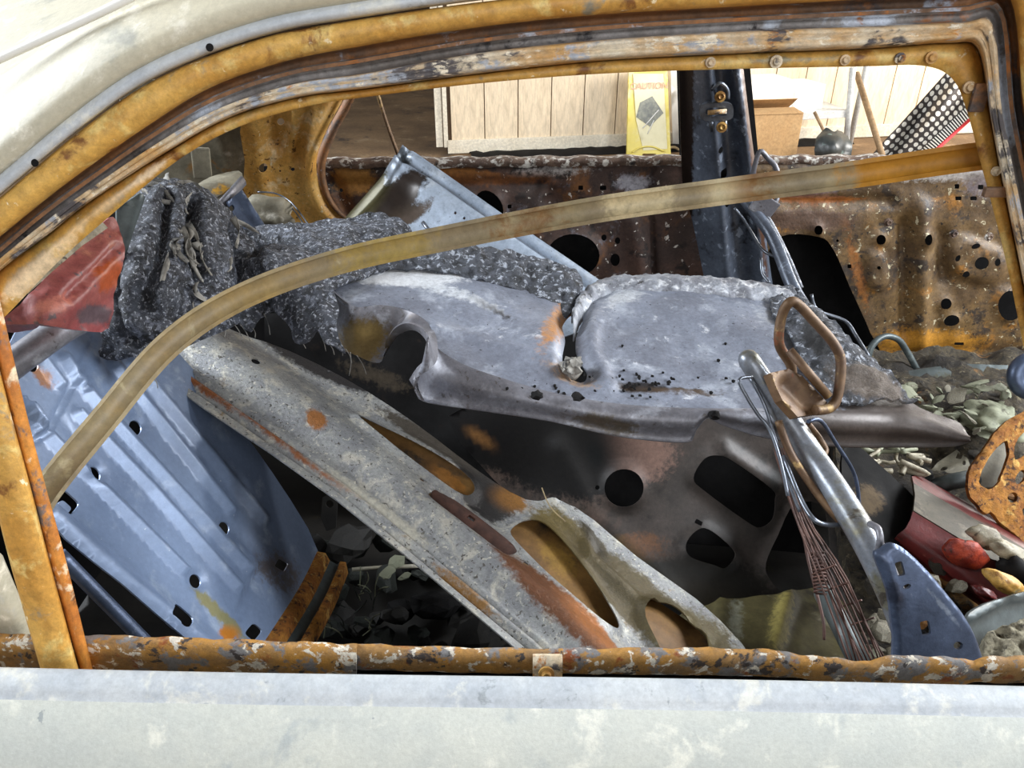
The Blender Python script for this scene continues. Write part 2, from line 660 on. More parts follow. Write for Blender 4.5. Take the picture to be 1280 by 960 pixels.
CHAR = mk('charred_foam', ((78, 82, 92), (38, 39, 44), 70), [dict(c=(120, 125, 138), s=90, lo=.52, hi=.62, r=.5), dict(c=(192, 196, 206), s=190, lo=.55, hi=.64, r=.45), dict(c=(20, 20, 22), s=60, lo=.58, hi=.66)], rough=.7, bumps=1.0, bscale=150, bdist=.008, grain=.4, gscale=200)  # the palest specks also paint highlights onto the foam
ASHFIBRE = mk('ash_fibre', ((84, 88, 98), (46, 48, 53), 70), [dict(c=(176, 182, 194), s=100, lo=.53, hi=.63, r=.5), dict(c=(22, 22, 24), s=50, lo=.56, hi=.64)], rough=.7, bumps=1.0, bscale=180, bdist=.007, grain=.4, gscale=200)
FOIL = mk('ash_foil', ((160, 164, 172), (120, 122, 130), 40), [dict(c=(206, 208, 212), s=60, lo=.52, hi=.64), dict(c=(52, 50, 50), s=60, lo=.60, hi=.68)], rough=.4, metal=.25, bumps=.9, bscale=90, bdist=.005)
SHRED = mk('ash_paper', ((150, 146, 138), (90, 88, 84), 40), [dict(c=(40, 40, 40), s=50, lo=.54, hi=.64)], rough=.7, bumps=.5)
REDLENS = mk('scorched_red_plastic', ((140, 68, 70), (158, 90, 84), 14), [dict(c=(184, 122, 98), s=22, lo=.56, hi=.68), dict(c=(96, 78, 82), s=70, lo=.60, hi=.66)], rough=.4, bumps=.5, gscale=180)
DEEPRED = mk('deep_red_lens', ((96, 30, 28), (76, 23, 23), 16), [dict(c=(56, 32, 29), s=30, lo=.54, hi=.66), dict(c=(120, 60, 52), s=60, lo=.62, hi=.70)], rough=.38, bumps=.35)
GREYLENS = mk('smoked_clear_lens', ((84, 78, 66), (66, 61, 52), 12), [dict(c=(50, 45, 39), s=30, lo=.54, hi=.68), dict(c=(120, 112, 96), s=16, lo=.58, hi=.7)], rough=.6, bumps=.3, spec=.2)
MELT = mk('melted_white_plastic', ((176, 168, 146), (128, 118, 96), 60), [dict(c=(70, 62, 50), s=80, lo=.58, hi=.66)], rough=.5, bumps=.8, bscale=180)
ORMELT = mk('melted_orange_plastic', ((178, 66, 36), (120, 36, 26), 60), [dict(c=(70, 36, 28), s=90, lo=.56, hi=.64)], rough=.45, bumps=.8, bscale=200)
RUSTPLATE = mk('bright_orange_rust', ((186, 126, 46), (150, 90, 30), 30), [dict(c=(86, 52, 26), s=80, lo=.54, hi=.62), dict(c=(214, 168, 88), s=50, lo=.56, hi=.64), dict(c=(60, 42, 28), s=26, lo=.60, hi=.68)], rough=.8, bumps=1.0, bscale=140, bdist=.006, grain=.5, gscale=150)
FARDOOR = mk('brown_rust_door', ((82, 60, 51), (62, 48, 43), 9), [dict(c=(118, 78, 44), s=9, lo=.54, hi=.66), dict(c=(100, 96, 102), s=16, lo=.58, hi=.66), dict(c=(40, 32, 29), s=20, lo=.54, hi=.64), dict(c=(214, 206, 196), s=50, lo=.62, hi=.655)], rough=.5, metal=.1, bumps=.7, gscale=110, grain=.45)
FARFRONT = mk('ochre_brown_rust_door', ((118, 92, 56), (88, 68, 46), 10), [dict(c=(160, 110, 48), s=9, lo=.56, hi=.66), dict(c=(58, 47, 38), s=18, lo=.53, hi=.63), dict(c=(196, 184, 152), s=60, lo=.61, hi=.65), dict(c=(46, 38, 32), s=70, lo=.60, hi=.65)], rough=.5, metal=.1, bumps=.9, gscale=110, grain=.5)
FLAKES = mk('white_flaking_sill', ((120, 96, 78), (86, 64, 52), 30), [dict(c=(218, 212, 202), s=50, lo=.50, hi=.58), dict(c=(40, 34, 32), s=40, lo=.58, hi=.66)], rough=.65, bumps=1.0, bscale=120, bdist=.005)
PILLAR = mk('blue_black_pillar_steel', ((104, 112, 126), (80, 86, 98), 9), [dict(c=(150, 160, 176), s=36, lo=.58, hi=.66), dict(c=(44, 44, 48), s=12, lo=.56, hi=.66)], rough=.33, metal=.35, bumps=.35, bscale=140, gscale=120)
BLACKST = mk('soot_shade_black', ((26, 25, 25), (16, 15, 15), 10), [dict(c=(44, 35, 30), s=14, lo=.60, hi=.72)], rough=.8, metal=0., bumps=.3, spec=.15)  # soot, and also the near-black shade seen through holes
YELPILLAR = mk('yellow_ochre_pillar', ((222, 174, 96), (204, 148, 68), 9), [dict(c=(228, 196, 146), s=16, lo=.54, hi=.66), dict(c=(112, 74, 36), s=60, lo=.60, hi=.65), dict(c=(236, 218, 178), s=90, lo=.62, hi=.67)], rough=.5, bumps=.8, gscale=130)
GREYDIRT = mk('grey_dirty_panel', ((140, 134, 116), (110, 104, 88), 10), [dict(c=(184, 178, 164), s=16, lo=.56, hi=.68), dict(c=(150, 110, 60), s=9, lo=.60, hi=.70)], rough=.65, bumps=.5)
TUBE = mk('bright_frame_tube', ((136, 142, 152), (112, 114, 118), 14), [dict(c=(120, 116, 96), s=12, lo=.50, hi=.64), dict(c=(80, 74, 66), s=30, lo=.58, hi=.66)], rough=.33, metal=.45, bumps=.2, gscale=150)
BLUEPLATE = mk('blue_steel_plate', ((86, 98, 122), (72, 82, 102), 16), [dict(c=(120, 130, 146), s=60, lo=.62, hi=.72)], rough=.36, metal=.5, bumps=.25, bscale=200)
BROWNROD = mk('brown_rust_rod', ((118, 92, 66), (92, 68, 48), 30), [dict(c=(170, 140, 90), s=24, lo=.56, hi=.66), dict(c=(130, 66, 30), s=30, lo=.60, hi=.7)], rough=.55, metal=.25, bumps=.3)
RUSTWIRE = mk('dark_rust_wire', ((96, 66, 56), (70, 48, 42), 40), rough=.6, metal=.2, bumps=.2)
STEELWIRE = mk('steel_wire', ((126, 132, 142), (92, 96, 104), 30), rough=.3, metal=.6, bumps=.1)
BOLTM = mk('brass_bolt', ((190, 150, 80), (140, 100, 50), 60), rough=.4, metal=.4, bumps=.2)
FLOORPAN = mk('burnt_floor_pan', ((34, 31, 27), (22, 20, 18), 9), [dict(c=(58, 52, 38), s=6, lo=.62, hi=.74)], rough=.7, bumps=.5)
OLIVE = mk('olive_stained_pan', ((112, 104, 66), (84, 76, 48), 8), [dict(c=(60, 54, 40), s=9, lo=.52, hi=.66), dict(c=(150, 144, 116), s=11, lo=.58, hi=.70)], rough=.55, bumps=.3)
ROCK = mk('dark_green_clinker', ((46, 51, 43), (28, 31, 27), 30), [dict(c=(84, 90, 76), s=44, lo=.58, hi=.68)], rough=.7, bumps=.9, bscale=120, bdist=.006)
FLAKE = mk('pale_green_flake', ((150, 152, 128), (114, 116, 94), 30), [dict(c=(86, 84, 66), s=40, lo=.56, hi=.66)], rough=.7, bumps=.5)
RUBBLE = mk('ash_rubble', ((82, 72, 54), (50, 43, 34), 40), [dict(c=(136, 124, 98), s=60, lo=.57, hi=.66), dict(c=(30, 26, 22), s=40, lo=.53, hi=.63), dict(c=(140, 96, 44), s=12, lo=.60, hi=.70)], rough=.85, bumps=1.0, bscale=150, bdist=.008, grain=.5, gscale=150)
ASH = mk('pale_ash', ((170, 162, 138), (120, 112, 92), 90), [dict(c=(70, 64, 52), s=120, lo=.56, hi=.64)], rough=.9, bumps=1.0, bscale=220, bdist=.006)
GREENPL = mk('green_grey_plate', ((84, 92, 92), (66, 72, 72), 9), [dict(c=(110, 118, 116), s=20, lo=.58, hi=.7)], rough=.45, metal=.3, bumps=.2)
CONCRETE = mk('brown_concrete', ((134, 106, 74), (108, 84, 58), 2.2), [dict(c=(152, 126, 94), s=6, lo=.55, hi=.7), dict(c=(74, 58, 44), s=3, lo=.58, hi=.7)], rough=.85, bumps=.5, bscale=30, bdist=.01)
WOODWHITE = mk('whitewashed_plank', ((222, 204, 176), (210, 190, 160), 5), [dict(c=(180, 160, 130), s=26, lo=.60, hi=.74)], rough=.7, bumps=.25, bscale=60, stretch=(1, 1, .15))
BASEW = mk('white_skirting', ((220, 210, 190), (204, 192, 170), 6), rough=.6, bumps=.2)
DARKWALL = mk('dark_brown_wall', ((92, 72, 52), (70, 54, 40), 2), rough=.9, bumps=.2)
YELSIGN = mk('yellow_sign_plastic', ((222, 204, 104), (214, 194, 90), 4), [dict(c=(222, 210, 156), s=5, lo=.5, hi=.65)], rough=.45, bumps=.05, grain=.05)
PALEYEL = mk('pale_sticker', ((222, 214, 176), (214, 204, 160), 5), rough=.5, bumps=.05, grain=.05)
GREYPRINT = mk('grey_print', ((140, 140, 126), (108, 110, 104), 26), rough=.5, bumps=0)
REDINK = mk('faded_red_ink', ((222, 172, 150), (214, 160, 138), 20), rough=.6, bumps=0, grain=.05)
WHITEPL = mk('white_plastic', ((240, 239, 234), (232, 230, 224), 6), rough=.4, bumps=.05, grain=.05)
CARD = mk('brown_cardboard', ((176, 142, 98), (166, 130, 86), 6), rough=.8, bumps=.1)
SHELFW = mk('grey_white_shelf', ((196, 196, 192), (178, 178, 174), 6), rough=.55, bumps=.1)
BLACKBAG = mk('dark_bag_plastic', ((54, 58, 56), (36, 40, 40), 12), [dict(c=(110, 130, 124), s=20, lo=.62, hi=.7)], rough=.4, bumps=.5)
STICK = mk('wooden_stick', ((150, 124, 92), (126, 102, 74), 20), rough=.7, bumps=.2)
REDTRIM = mk('red_trim_cloth', ((206, 56, 60), (186, 44, 50), 20), rough=.8, bumps=.2)
CABLE = mk('tan_cable', ((176, 156, 116), (150, 130, 96), 30), rough=.6, bumps=.1)

# ------------------------------------------------------------------ the setting
def struct(o):
    o['kind'] = 'structure'
    return o


fv, ff = [], []
nx, ny = 40, 60
for j in range(ny + 1):
    for i in range(nx + 1):
        x, y = -9 + 18 * i / nx, -5 + 16 * j / ny
        fv.append((x, y, 0.006 * noise.noise(Vector((x, y, 0)))-0.006))
for j in range(ny):
    for i in range(nx):
        a = j * (nx + 1) + i
        ff.append((a, a + 1, a + nx + 2, a + nx + 1))
struct(mesh_obj('floor', fv, ff, CONCRETE, None, [True] * len(ff), origin=(0, 0, 0)))
struct(box('wall_far', (0, 11.0, 1.5), (18, 0.1, 3.0), DARKWALL))
# panelled partition wall
w1, w2 = at_z(560, 192, 0.0), at_z(785, 183, 0.0)
wd = Vector(w2 - w1).normalized()
wn = Vector((wd.y, -wd.x, 0))
WB = struct(box('wall_back', Vector(w1) + wd * 3.0 - wn * 0.06 + Vector((0, 0, 1.25)), (6.0, 0.08, 2.5), DARKWALL, None, wd))
PW = 0.245
pl = None
for i in range(24):
    c = Vector(w1) + wd * (0.03 + PW * (i + .5)) - wn * 0.012 + Vector((0, 0, 0.09 + 1.2))
    if pl is None:
        pl = box('plank', c, (PW - 0.007, 0.018, 2.4), WOODWHITE, WB, wd, bevel=0.003)
        c0 = c
    else:
        q = pl.copy()
        q.location = pl.location + (c - c0)
        COL.objects.link(q)
for k, dx in enumerate((-0.055, -0.01)):
    box('corner_board', Vector(w1) + wd * dx - wn * (0.03 - 0.02 * k) + Vector((0, 0, 1.27)), (0.05 - 0.02 * k, 0.03, 2.45), BASEW, WB, wd)
struct(box('baseboard_back', Vector(w1) + wd * 3.0 + wn * 0.004 + Vector((0, 0, 0.048)), (6.0, 0.02, 0.095), BASEW, None, wd, bevel=0.004))

# ------------------------------------------------------------------ car: body shell
def sag(v):
    """depth of the leaning near door frame at picture row v (tumblehome)"""
    return 0.03 + 0.095 * (840 - np.asarray(v, float)) / 750


BODY = thing('burnt_car', 'burnt-out car with cream rear pillar and rusted empty window frames', 'car', (0, 0.72, 0.0))

# near door window frame: band borders, station by station (apex, sweep, top, corner, right upright)
B0 = [(-60, 455), (2, 400), (70, 330), (135, 272), (220, 202), (295, 160), (379, 134), (460, 121), (602, 104), (755, 92), (927, 86), (1080, 83), (1152, 82), (1189, 97), (1208, 137), (1227, 208), (1256, 320), (1285, 460), (1350, 780)]
B1 = [(-60, 390), (0, 338), (57, 296), (114, 251), (212, 188), (287, 147), (372, 122), (458, 111), (602, 92), (755, 76), (927, 67), (1085, 61), (1185, 54), (1222, 62), (1236, 137), (1249, 208), (1272, 320), (1300, 460), (1365, 780)]
B2 = [(-60, 376), (0, 326), (50, 283), (106, 242), (200, 177), (275, 135), (366, 105), (455, 92), (600, 66), (753, 50), (925, 39), (1085, 33), (1200, 28), (1241, 30), (1252, 137), (1266, 208), (1289, 320), (1318, 460), (1382, 780)]
B3 = [(-60, 345), (0, 296), (50, 255), (105, 213), (185, 157), (262, 110), (355, 77), (450, 58), (598, 34), (752, 18), (924, 8), (1085, -1), (1200, -6), (1262, -4), (1279, 130), (1293, 208), (1316, 320), (1345, 460), (1410, 780)]
B4 = [(-60, 297), (0, 247), (50, 205), (105, 160), (172, 112), (248, 75), (345, 43), (445, 25), (596, 3), (750, -12), (920, -24), (1085, -34), (1220, -42), (1300, -44), (1316, 120), (1330, 208), (1352, 320), (1380, 460), (1445, 780)]
sm = lambda b: smooth(b, 6, False)
b0, b1, b2, b3, b4 = [sm(b) for b in (B0, B1, B2, B3, B4)]
mixb = lambda a, b, t: a * (1 - t) + b * t
fr = lambda b, off: at(b[:, 0], b[:, 1], sag(b[:, 1]) + off)

# outer skin of the near door
us = np.linspace(-220, 1500, 90)
vt = 838 + 23 * us / 1280 + 1.2 * np.sin(us / 190)
top = at(us, vt, 0.0)
prof = [(.005, -.03), (.0045, -.003), (.003, -.0005), (.001, .0), (-.003, -.001), (-.008, -.0035), (-.011, -.0065), (-.0125, -.0095), (-.014, -.011), (-.024, -.022), (-.042, -.055), (-.058, -.12), (-.068, -.25), (-.068, -.40), (-.055, -.58), (-.03, -.64)]
rows = []
for dy, dz in prof:
    r_ = top.copy()
    r_[:, 1] += dy
    r_[:, 2] += dz
    rows.append(r_)
skin_rows = rows[8:]
DOOR = strip('rear_door', skin_rows, DOORSKIN, BODY, .002, flip=True, label='rear door with pale scorched outer skin')
strip('belt_edge', rows[:9], SKINEDGE, DOOR, .002, flip=True, label='blue grey folded top edge of the door skin')
def fst(bl, blobs):
    q_ = np.vstack(bl)
    return blob_stain_shade(q_[:, 0], q_[:, 1], blobs)
peach = [(40, 345, 70, 16, -42, (230, 204, 164), .9), (120, 268, 60, 9, -40, (226, 190, 136), .7), (180, 222, 50, 8, -38, (232, 208, 172), .8), (300, 150, 60, 6, -25, (222, 184, 120), .5), (1180, 70, 24, 12, 20, (214, 186, 112), .6), (1000, 76, 120, 6, 0, (150, 142, 112), .5)]
strip('window_frame_lip', [fr(b0, .022), fr(b0, .012), fr(mixb(b0, b1, .5), .010), fr(mixb(b0, b1, .9), .012), fr(b1, .016)], OCHRE, DOOR, .002, label='yellow rusted inner lip of the window frame', stain_shade=fst([b0, b0, mixb(b0, b1, .5), mixb(b0, b1, .9), b1], peach))
strip('window_frame_rail', [fr(b1, .016), fr(mixb(b1, b2, .08), .004), fr(mixb(b1, b2, .25), -.004), fr(mixb(b1, b2, .45), -.002), fr(mixb(b1, b2, .55), .000), fr(mixb(b1, b2, .75), -.006), fr(mixb(b1, b2, .93), -.004), fr(b2, .006)], WHITERAIL, DOOR, .002, label='flaking white and orange rail')
strip('window_frame_channel', [fr(b2, .006), fr(mixb(b2, b3, .08), .011), fr(mixb(b2, b3, .32), .011), fr(mixb(b2, b3, .42), .005), fr(mixb(b2, b3, .55), .004)], GREYCH, DOOR, .002, label='grey seal channel')
strip('window_frame_groove', [fr(mixb(b2, b3, .55), .004), fr(mixb(b2, b3, .62), .010), fr(mixb(b2, b3, .85), .010), fr(mixb(b2, b3, .95), .004), fr(b3, -.002)], CHANNEL, DOOR, .002, label='dark brown groove')
strip('window_frame_flange', [fr(b3, -.002), fr(mixb(b3, b4, .15), -.010), fr(mixb(b3, b4, .5), -.013), fr(mixb(b3, b4, .85), -.013), fr(b4, -.008), fr(b4, .01)], OCHRE, DOOR, .002, label='yellow ochre outer flange')
# rivets on the lip
for (u, v, r) in ((888, 78, .0018), (970, 77, .0022), (1056, 75, .0018), (1125, 73, .0019), (1164, 72, .0021), (1211, 109, .0021), (1245, 214, .0017)):
    p = at(u, v, sag(v) + .009)
    bolt('rivet', p, (0, -1, 0.1), r, .003, WHITERAIL, DOOR)
# small brown plates stand for the dark holes in the upright's lip
box('lip_hole_patch', at(1224, 122, sag(122) + .007), (.009, .003, .016), CHANNEL, DOOR, bevel=.001)
box('lip_hole_patch', at(1244, 240, sag(240) + .004), (.014, .004, .006), CHANNEL, DOOR, bevel=.001)

# rear leg of the frame, running down to the belt
LV = [(330,), (417,), (510,), (606,), (696,), (833,), (870,)]
def leg(us, off, vs=(330, 417, 510, 606, 696, 833, 880)):
    p = smooth(np.stack([us, vs], -1), 5, False)
    return at(p[:, 0], p[:, 1], sag(p[:, 1]) + off)
l0 = [-16, 5, 27, 52, 77, 111, 123]
l1 = [-28, -8, 15, 41, 64, 103, 116]
l2 = [-36, -16, 7, 33, 56, 93, 105]
l3 = [-52, -35, -22, -6, 15, 54, 68]
strip('leg_lip', [leg(l0, .022), leg(l0, .006), leg(np.array(l0) * .5 + np.array(l1) * .5, .003), leg(l1, .005), leg(l1, .02)], ORANGE, DOOR, .002, flip=False)
strip('leg_slot', [leg(l1, .02), leg(l2, .02)], BLACKST, DOOR, .002)
strip('leg_face', [leg(l2, .02), leg(l2, .0), leg(np.array(l2) - 2.5, -.004), leg(np.array(l2) * .5 + np.array(l3) * .5, -.005), leg(np.array(l3) + 3, -.004), leg(l3, .002), leg(l3, .03)], OCHRE, DOOR, .002)

# inner panel of the near door (seen only through the slot under the rail)
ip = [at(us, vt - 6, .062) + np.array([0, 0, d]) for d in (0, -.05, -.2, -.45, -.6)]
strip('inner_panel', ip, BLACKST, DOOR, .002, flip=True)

# belt rail: taller left piece, longer right piece with a dented end
def rail(name, us, vt, vb, y, lab):
    us = np.array(us, float)
    q = smooth(np.stack([us, vt, vb], -1), 8, False)
    U, T, B = q[:, 0], q[:, 1], q[:, 2]
    T = T + 1.0 * np.sin(U / 13.0) + .8 * np.sin(U / 5.1)
    B = B + .8 * np.sin(U / 9.0 + 1)
    f = lambda t, dy: at(U, T * (1 - t) + B * t, y + dy)
    rs = [f(0, .02), f(0, .003), f(.06, 0), f(.5, -.0012), f(.94, .0), f(1, .003), f(1.0, .024)]
    return strip(name, rs, RAIL, DOOR, .002, label=lab)
rail('belt_rail', [-150, -40, 60, 110, 250, 380, 446], [790, 794, 796, 797, 801, 806, 808], [842, 838, 837, 837, 839, 842, 844], .046, 'stained ochre and grey left length of the belt rail')
rail('belt_rail', [440, 560, 690, 840, 950, 1010, 1050, 1085, 1105, 1170, 1200, 1216, 1235, 1290, 1420], [808, 812, 814, 813, 815, 822, 827, 829, 824, 823, 827, 830, 823, 824, 826], [833, 837, 839, 840, 842, 846, 851, 853, 853, 855, 853, 850, 850, 851, 852], .05, 'peeling right length of the belt rail with a dented end')
clip = sheet('rail_clip', plane_of([(665, 820, .044), (703, 820, .044), (685, 852, .036)]), [(666, 819), (703, 819), (703, 850), (666, 850)], WHITERAIL, DOOR, thick=.003, step=6, relief=lambda U, V: .004 * bump(V - 830, 8))
bolt('bolt', at(683, 843, .032), (0, -.9, .4), .0035, .005, BOLTM, DOOR)

# cream rear pillar and roof edge of the body shell
sk = smooth(B4[:13] + [(1420, -52), (1700, -54), (2300, -50)], 6, False)
lift = np.linspace(1, 1, len(sk))
nrm2 = np.gradient(sk, axis=0)
nrm2 = np.stack([nrm2[:, 1], -nrm2[:, 0]], -1)
nrm2 /= np.linalg.norm(nrm2, axis=1)[:, None]
def off(d):
    return sk + nrm2 * d
k = lambda b, o: at(b[:, 0], b[:, 1], np.clip(sag(b[:, 1]), .02, .14) + o)
strip('pillar_edge', [k(off(3), .02), k(off(2), -.008), k(off(6), -.016), k(off(14), -.018), k(off(22), -.014)], SKINEDGE, BODY, .002, label='blue grey rolled edge of the cream pillar')
strip('pillar_skin', [k(off(22), -.014), k(off(30), -.020), k(off(52), -.018), k(off(78), -.008), k(off(104), .010)], CREAM, BODY, .002, label='scorched cream skin of the rear pillar')
# small drain holes: dark plugs set into the rolled edge
for (u, v) in ((263, 59), (45, 203)):
    pp = at(u, v, float(sag(v)) - .018)
    bm = bmesh.new()
    bmesh.ops.create_circle(bm, cap_ends=True, segments=16, radius=.0022)
    bm_obj('drain_hole', bm, BLACKST, BODY, frame_M(pp + np.array([0, -.0012, .0]), (1, 0, 0), (0, -1, .35)))
# roof panel and drip moulding, its glint painted in as white colour
rl = np.array([(-120, 152), (0, 95), (70, 63), (140, 31), (205, 0), (300, -38), (430, -78), (600, -104), (900, -128)])
rq = smooth(rl, 6, False)
g0 = at(rq[:, 0], rq[:, 1] + 3, .150)
g1 = at(rq[:, 0], rq[:, 1], .146)
roofrows = [k(off(104), .010)]
n_ = len(roofrows[0])
o104 = k(off(104), .010)
rxx = smooth(np.vstack([rl, [(1250, -136), (1700, -140), (2500, -138)]]), 6, False)
gx_ = at(rxx[:, 0], rxx[:, 1], .146)
g = np.stack([np.clip(o104[:, 0], gx_[0, 0], gx_[-1, 0]), np.full(n_, .146), np.interp(o104[:, 0], gx_[:, 0], gx_[:, 2])], -1)
tube('drip_moulding', gx_ + np.array([0, -.012, .007]), .0024, WHITEPL, BODY, 8, smooth_path=False, label='drip moulding with its glint painted white')
strip('roof_gutter', [k(off(104), .010), (k(off(104), .010) + g) / 2 + np.array([0, 0, .003]), g], CREAM, BODY, .002)
rx = smooth(np.vstack([rl, [(1250, -136), (1700, -140), (2500, -138)]]), 6, False)
gf = at(rx[:, 0], rx[:, 1], .146)
wl = np.clip(1 - (gf[:, 0] + .45) / .5, 0, 1) ** 2
rows = [gf]
for t in (.12, .3, .5, .7, .88, 1.0):
    r_ = gf.copy()
    r_[:, 1] = gf[:, 1] + (1.36 - gf[:, 1]) * t
    r_[:, 2] = gf[:, 2] + .085 * (1 - (2 * t - 1) ** 2)
    r_[:, 0] -= .62 * t ** .8 * wl
    rows.append(r_)
strip('roof_panel', rows, CREAM, BODY, .002, label='scorched cream roof panel')

# quarter panel below the frame leg (lower left)
strip('quarter_panel', [at(np.array([-200, -60, 0, 38, 48]), np.array([560, 640, 696, 787, 850]), .0 + y_) + np.array([dx, 0, 0]) for dx, y_ in ((0, .11), (-.002, .085), (-.01, .078), (-.06, .075), (-.25, .075))], CREAM, BODY, .002)

sheet('rear_quarter', plane_of([(-60, 300, .085), (-60, 850, .05), (-500, 600, .07)]), [(-52, 352), (-62, 305), (-160, 262), (-420, 300), (-640, 480), (-640, 900), (-40, 870), (-36, 700), (-78, 520), (-66, 470)], CREAM, BODY, step=30, thick=.002, label='scorched cream rear quarter')
strip('near_b_pillar', [at(np.array([1330., 1345, 1370, 1400, 1440, 1480]) + a, np.array([-40., 120, 260, 420, 640, 900]), y_) for a, y_ in ((0, .17), (4, .13), (60, .11), (120, .13), (124, .17))], CHANNEL, BODY, .002, flip=True, label='brown rusted near pillar')
# floor pan, rear bulkhead, near sill
def slab(name, x0, x1, y0, y1, z, mat, amp=.006, sc=9, nx=40, ny=30):
    X, Y = np.meshgrid(np.linspace(x0, x1, nx), np.linspace(y0, y1, ny))
    Z = z + .010 * np.sin(Y * 40) * (np.abs(np.sin(X * 6)) > .3)
    P_ = np.stack([X, Y, Z], -1)
    return strip(name, P_, mat, BODY, .003)
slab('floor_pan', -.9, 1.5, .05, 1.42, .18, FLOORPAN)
box('sill', (.3, .1, .26), (2.4, .09, .16), BLACKST, BODY, bevel=.02)
box('sill', (.3, 1.42, .26), (2.4, .09, .16), BLACKST, BODY, bevel=.02)
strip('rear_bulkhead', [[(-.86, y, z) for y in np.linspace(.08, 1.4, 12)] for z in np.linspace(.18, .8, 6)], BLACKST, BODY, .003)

# far B pillar
L_ = [(853, 60), (853, 89), (857, 220), (864, 350), (870, 470)]
Rr = [(928, 60), (931, 89), (943, 189), (954, 260), (966, 350), (985, 470)]
ol = np.vstack([smooth(L_, 3, False), smooth(Rr, 3, False)[::-1]])
def pil_relief(U, V):
    l = 853 + 17 * (V - 89) / 380
    r = 930 + 55 * (V - 89) / 380
    t = (U - l) / (r - l)
    h = -.045 * (1 - step_(t, .0, .36))
    h += .018 * bump(t - .42, .09) + .018 * bump(t - .86, .07) - .012 * step_(t, .93, 1.0)
    h += -.010 * bump(t - .64, .10)
    return h
pil = sheet('b_pillar', spline_of([(853, 60, 1.30), (930, 60, 1.30), (870, 470, 1.40), (985, 470, 1.40), (910, 200, 1.345)]), ol, PILLAR, BODY,
            holes=[ell(900, 186, 4, 4, 0, 10), rrect(904, 216, 5, 5.5), ell(909, 254, 4, 4, 0, 10), ell(914, 348, 4, 3, 0, 10)], step=5, relief=pil_relief, thick=.002,
            blobs=[(860, 200, 10, 300, 0, (40, 30, 26), 1.2), (941, 190, 6, 200, -6, (84, 58, 44), .8)], label='blue black steel pillar with seat belt slider')
strip('pillar_back', [at(np.array(x)[:, 0], np.array(x)[:, 1], 1.46) for x in ([(845, 60), (850, 220), (860, 500)], [(935, 60), (950, 220), (990, 500)])], BLACKST, BODY, .003, flip=True)
# seat belt slider
sl = sheet('belt_slider', plane_of([(880, 130, 1.285), (915, 130, 1.285), (897, 160, 1.295)]), rrect(896, 140, 21, 11.5, -2, .55), STEELWIRE, pil, holes=[rrect(896, 140, 14, 5.5, -2, .5)], step=4, thick=.008)
tube('slider_bar', [at(885, 141, 1.282), at(908, 139, 1.282)], .005, WHITERAIL, pil, 8, smooth_path=False)
for (u, v) in ((900, 121), (902, 159)):
    bolt('bolt', at(u, v, 1.288), (0, -1, .2), .0065, .012, BOLTM, pil)
tube('bolt_collar', [at(890, 112, 1.30), at(900, 104, 1.295), at(909, 112, 1.30), at(910, 124, 1.30)], .004, STEELWIRE, pil)
for u in (889, 906):
    tube('slider_post', [at(u, 148, 1.296), at(u + 1, 164, 1.30)], .004, STEELWIRE, pil, 8, smooth_path=False)

# far rear pillar around the far rear door opening
ARC = [(441, 96), (428, 128), (408, 165), (395, 203), (400, 238), (417, 264), (445, 284)]
arc = smooth(ARC, 6, False)
ol = np.vstack([arc, [(455, 330), (300, 330), (303, 250), (306, 200), (300, 165), (310, 96)]])
def cp_relief(U, V):
    d = dist(U, V, arc)
    h = .016 * bump(d - 8, 5) + .010 * step_(-d, -4, 0) * -1
    h += -.018 * step_(-dist(U, V, [(350, 145), (347, 178)]), -16, -9) - .012 * bump(dist(U, V, [(385, 140), (372, 200)]), 7)
    h += .010 * bump(dist(U, V, [(318, 140), (322, 200), (335, 260)]), 9)
    return h
cpil = sheet('far_rear_pillar', spline_of([(310, 100, 1.28), (430, 110, 1.30), (300, 330, 1.38), (455, 320, 1.40), (395, 203, 1.36)]), ol, YELPILLAR, BODY,
             holes=[ell(350, 158, 4.5, 4.5, 0, 12), ell(329, 208, 5.5, 5.5, 0, 12), ell(366, 212, 2.6, 2.4, 0, 8), ell(350, 214, 1.4, 1.4, 0, 6)], step=5, relief=cp_relief, thick=.002, label='yellow ochre rusted rear pillar with round holes')
# second, rust brown flange of the door opening
a2 = arc + np.array([12, 3])
strip('opening_flange', [at(arc[:, 0], arc[:, 1], 1.40), at(arc[:, 0] + 6, arc[:, 1] + 2, 1.375), at(a2[:, 0], a2[:, 1], 1.385), at(a2[:, 0], a2[:, 1], 1.42)], CHANNEL, BODY, .002)
# grey dirty quarter panel behind
sheet('far_quarter_panel', spline_of([(180, 120, 1.24), (330, 120, 1.34), (180, 330, 1.28), (330, 330, 1.42), (260, 220, 1.36)]), [(150, 100), (330, 100), (330, 340), (150, 340)], GREYDIRT, BODY, step=9, relief=lambda U, V: .012 * bump(dist(U, V, [(262, 170), (285, 215)]), 10) - .012 * bump(dist(U, V, [(288, 160), (300, 230)]), 8), label='grey dirt covered inner quarter panel')

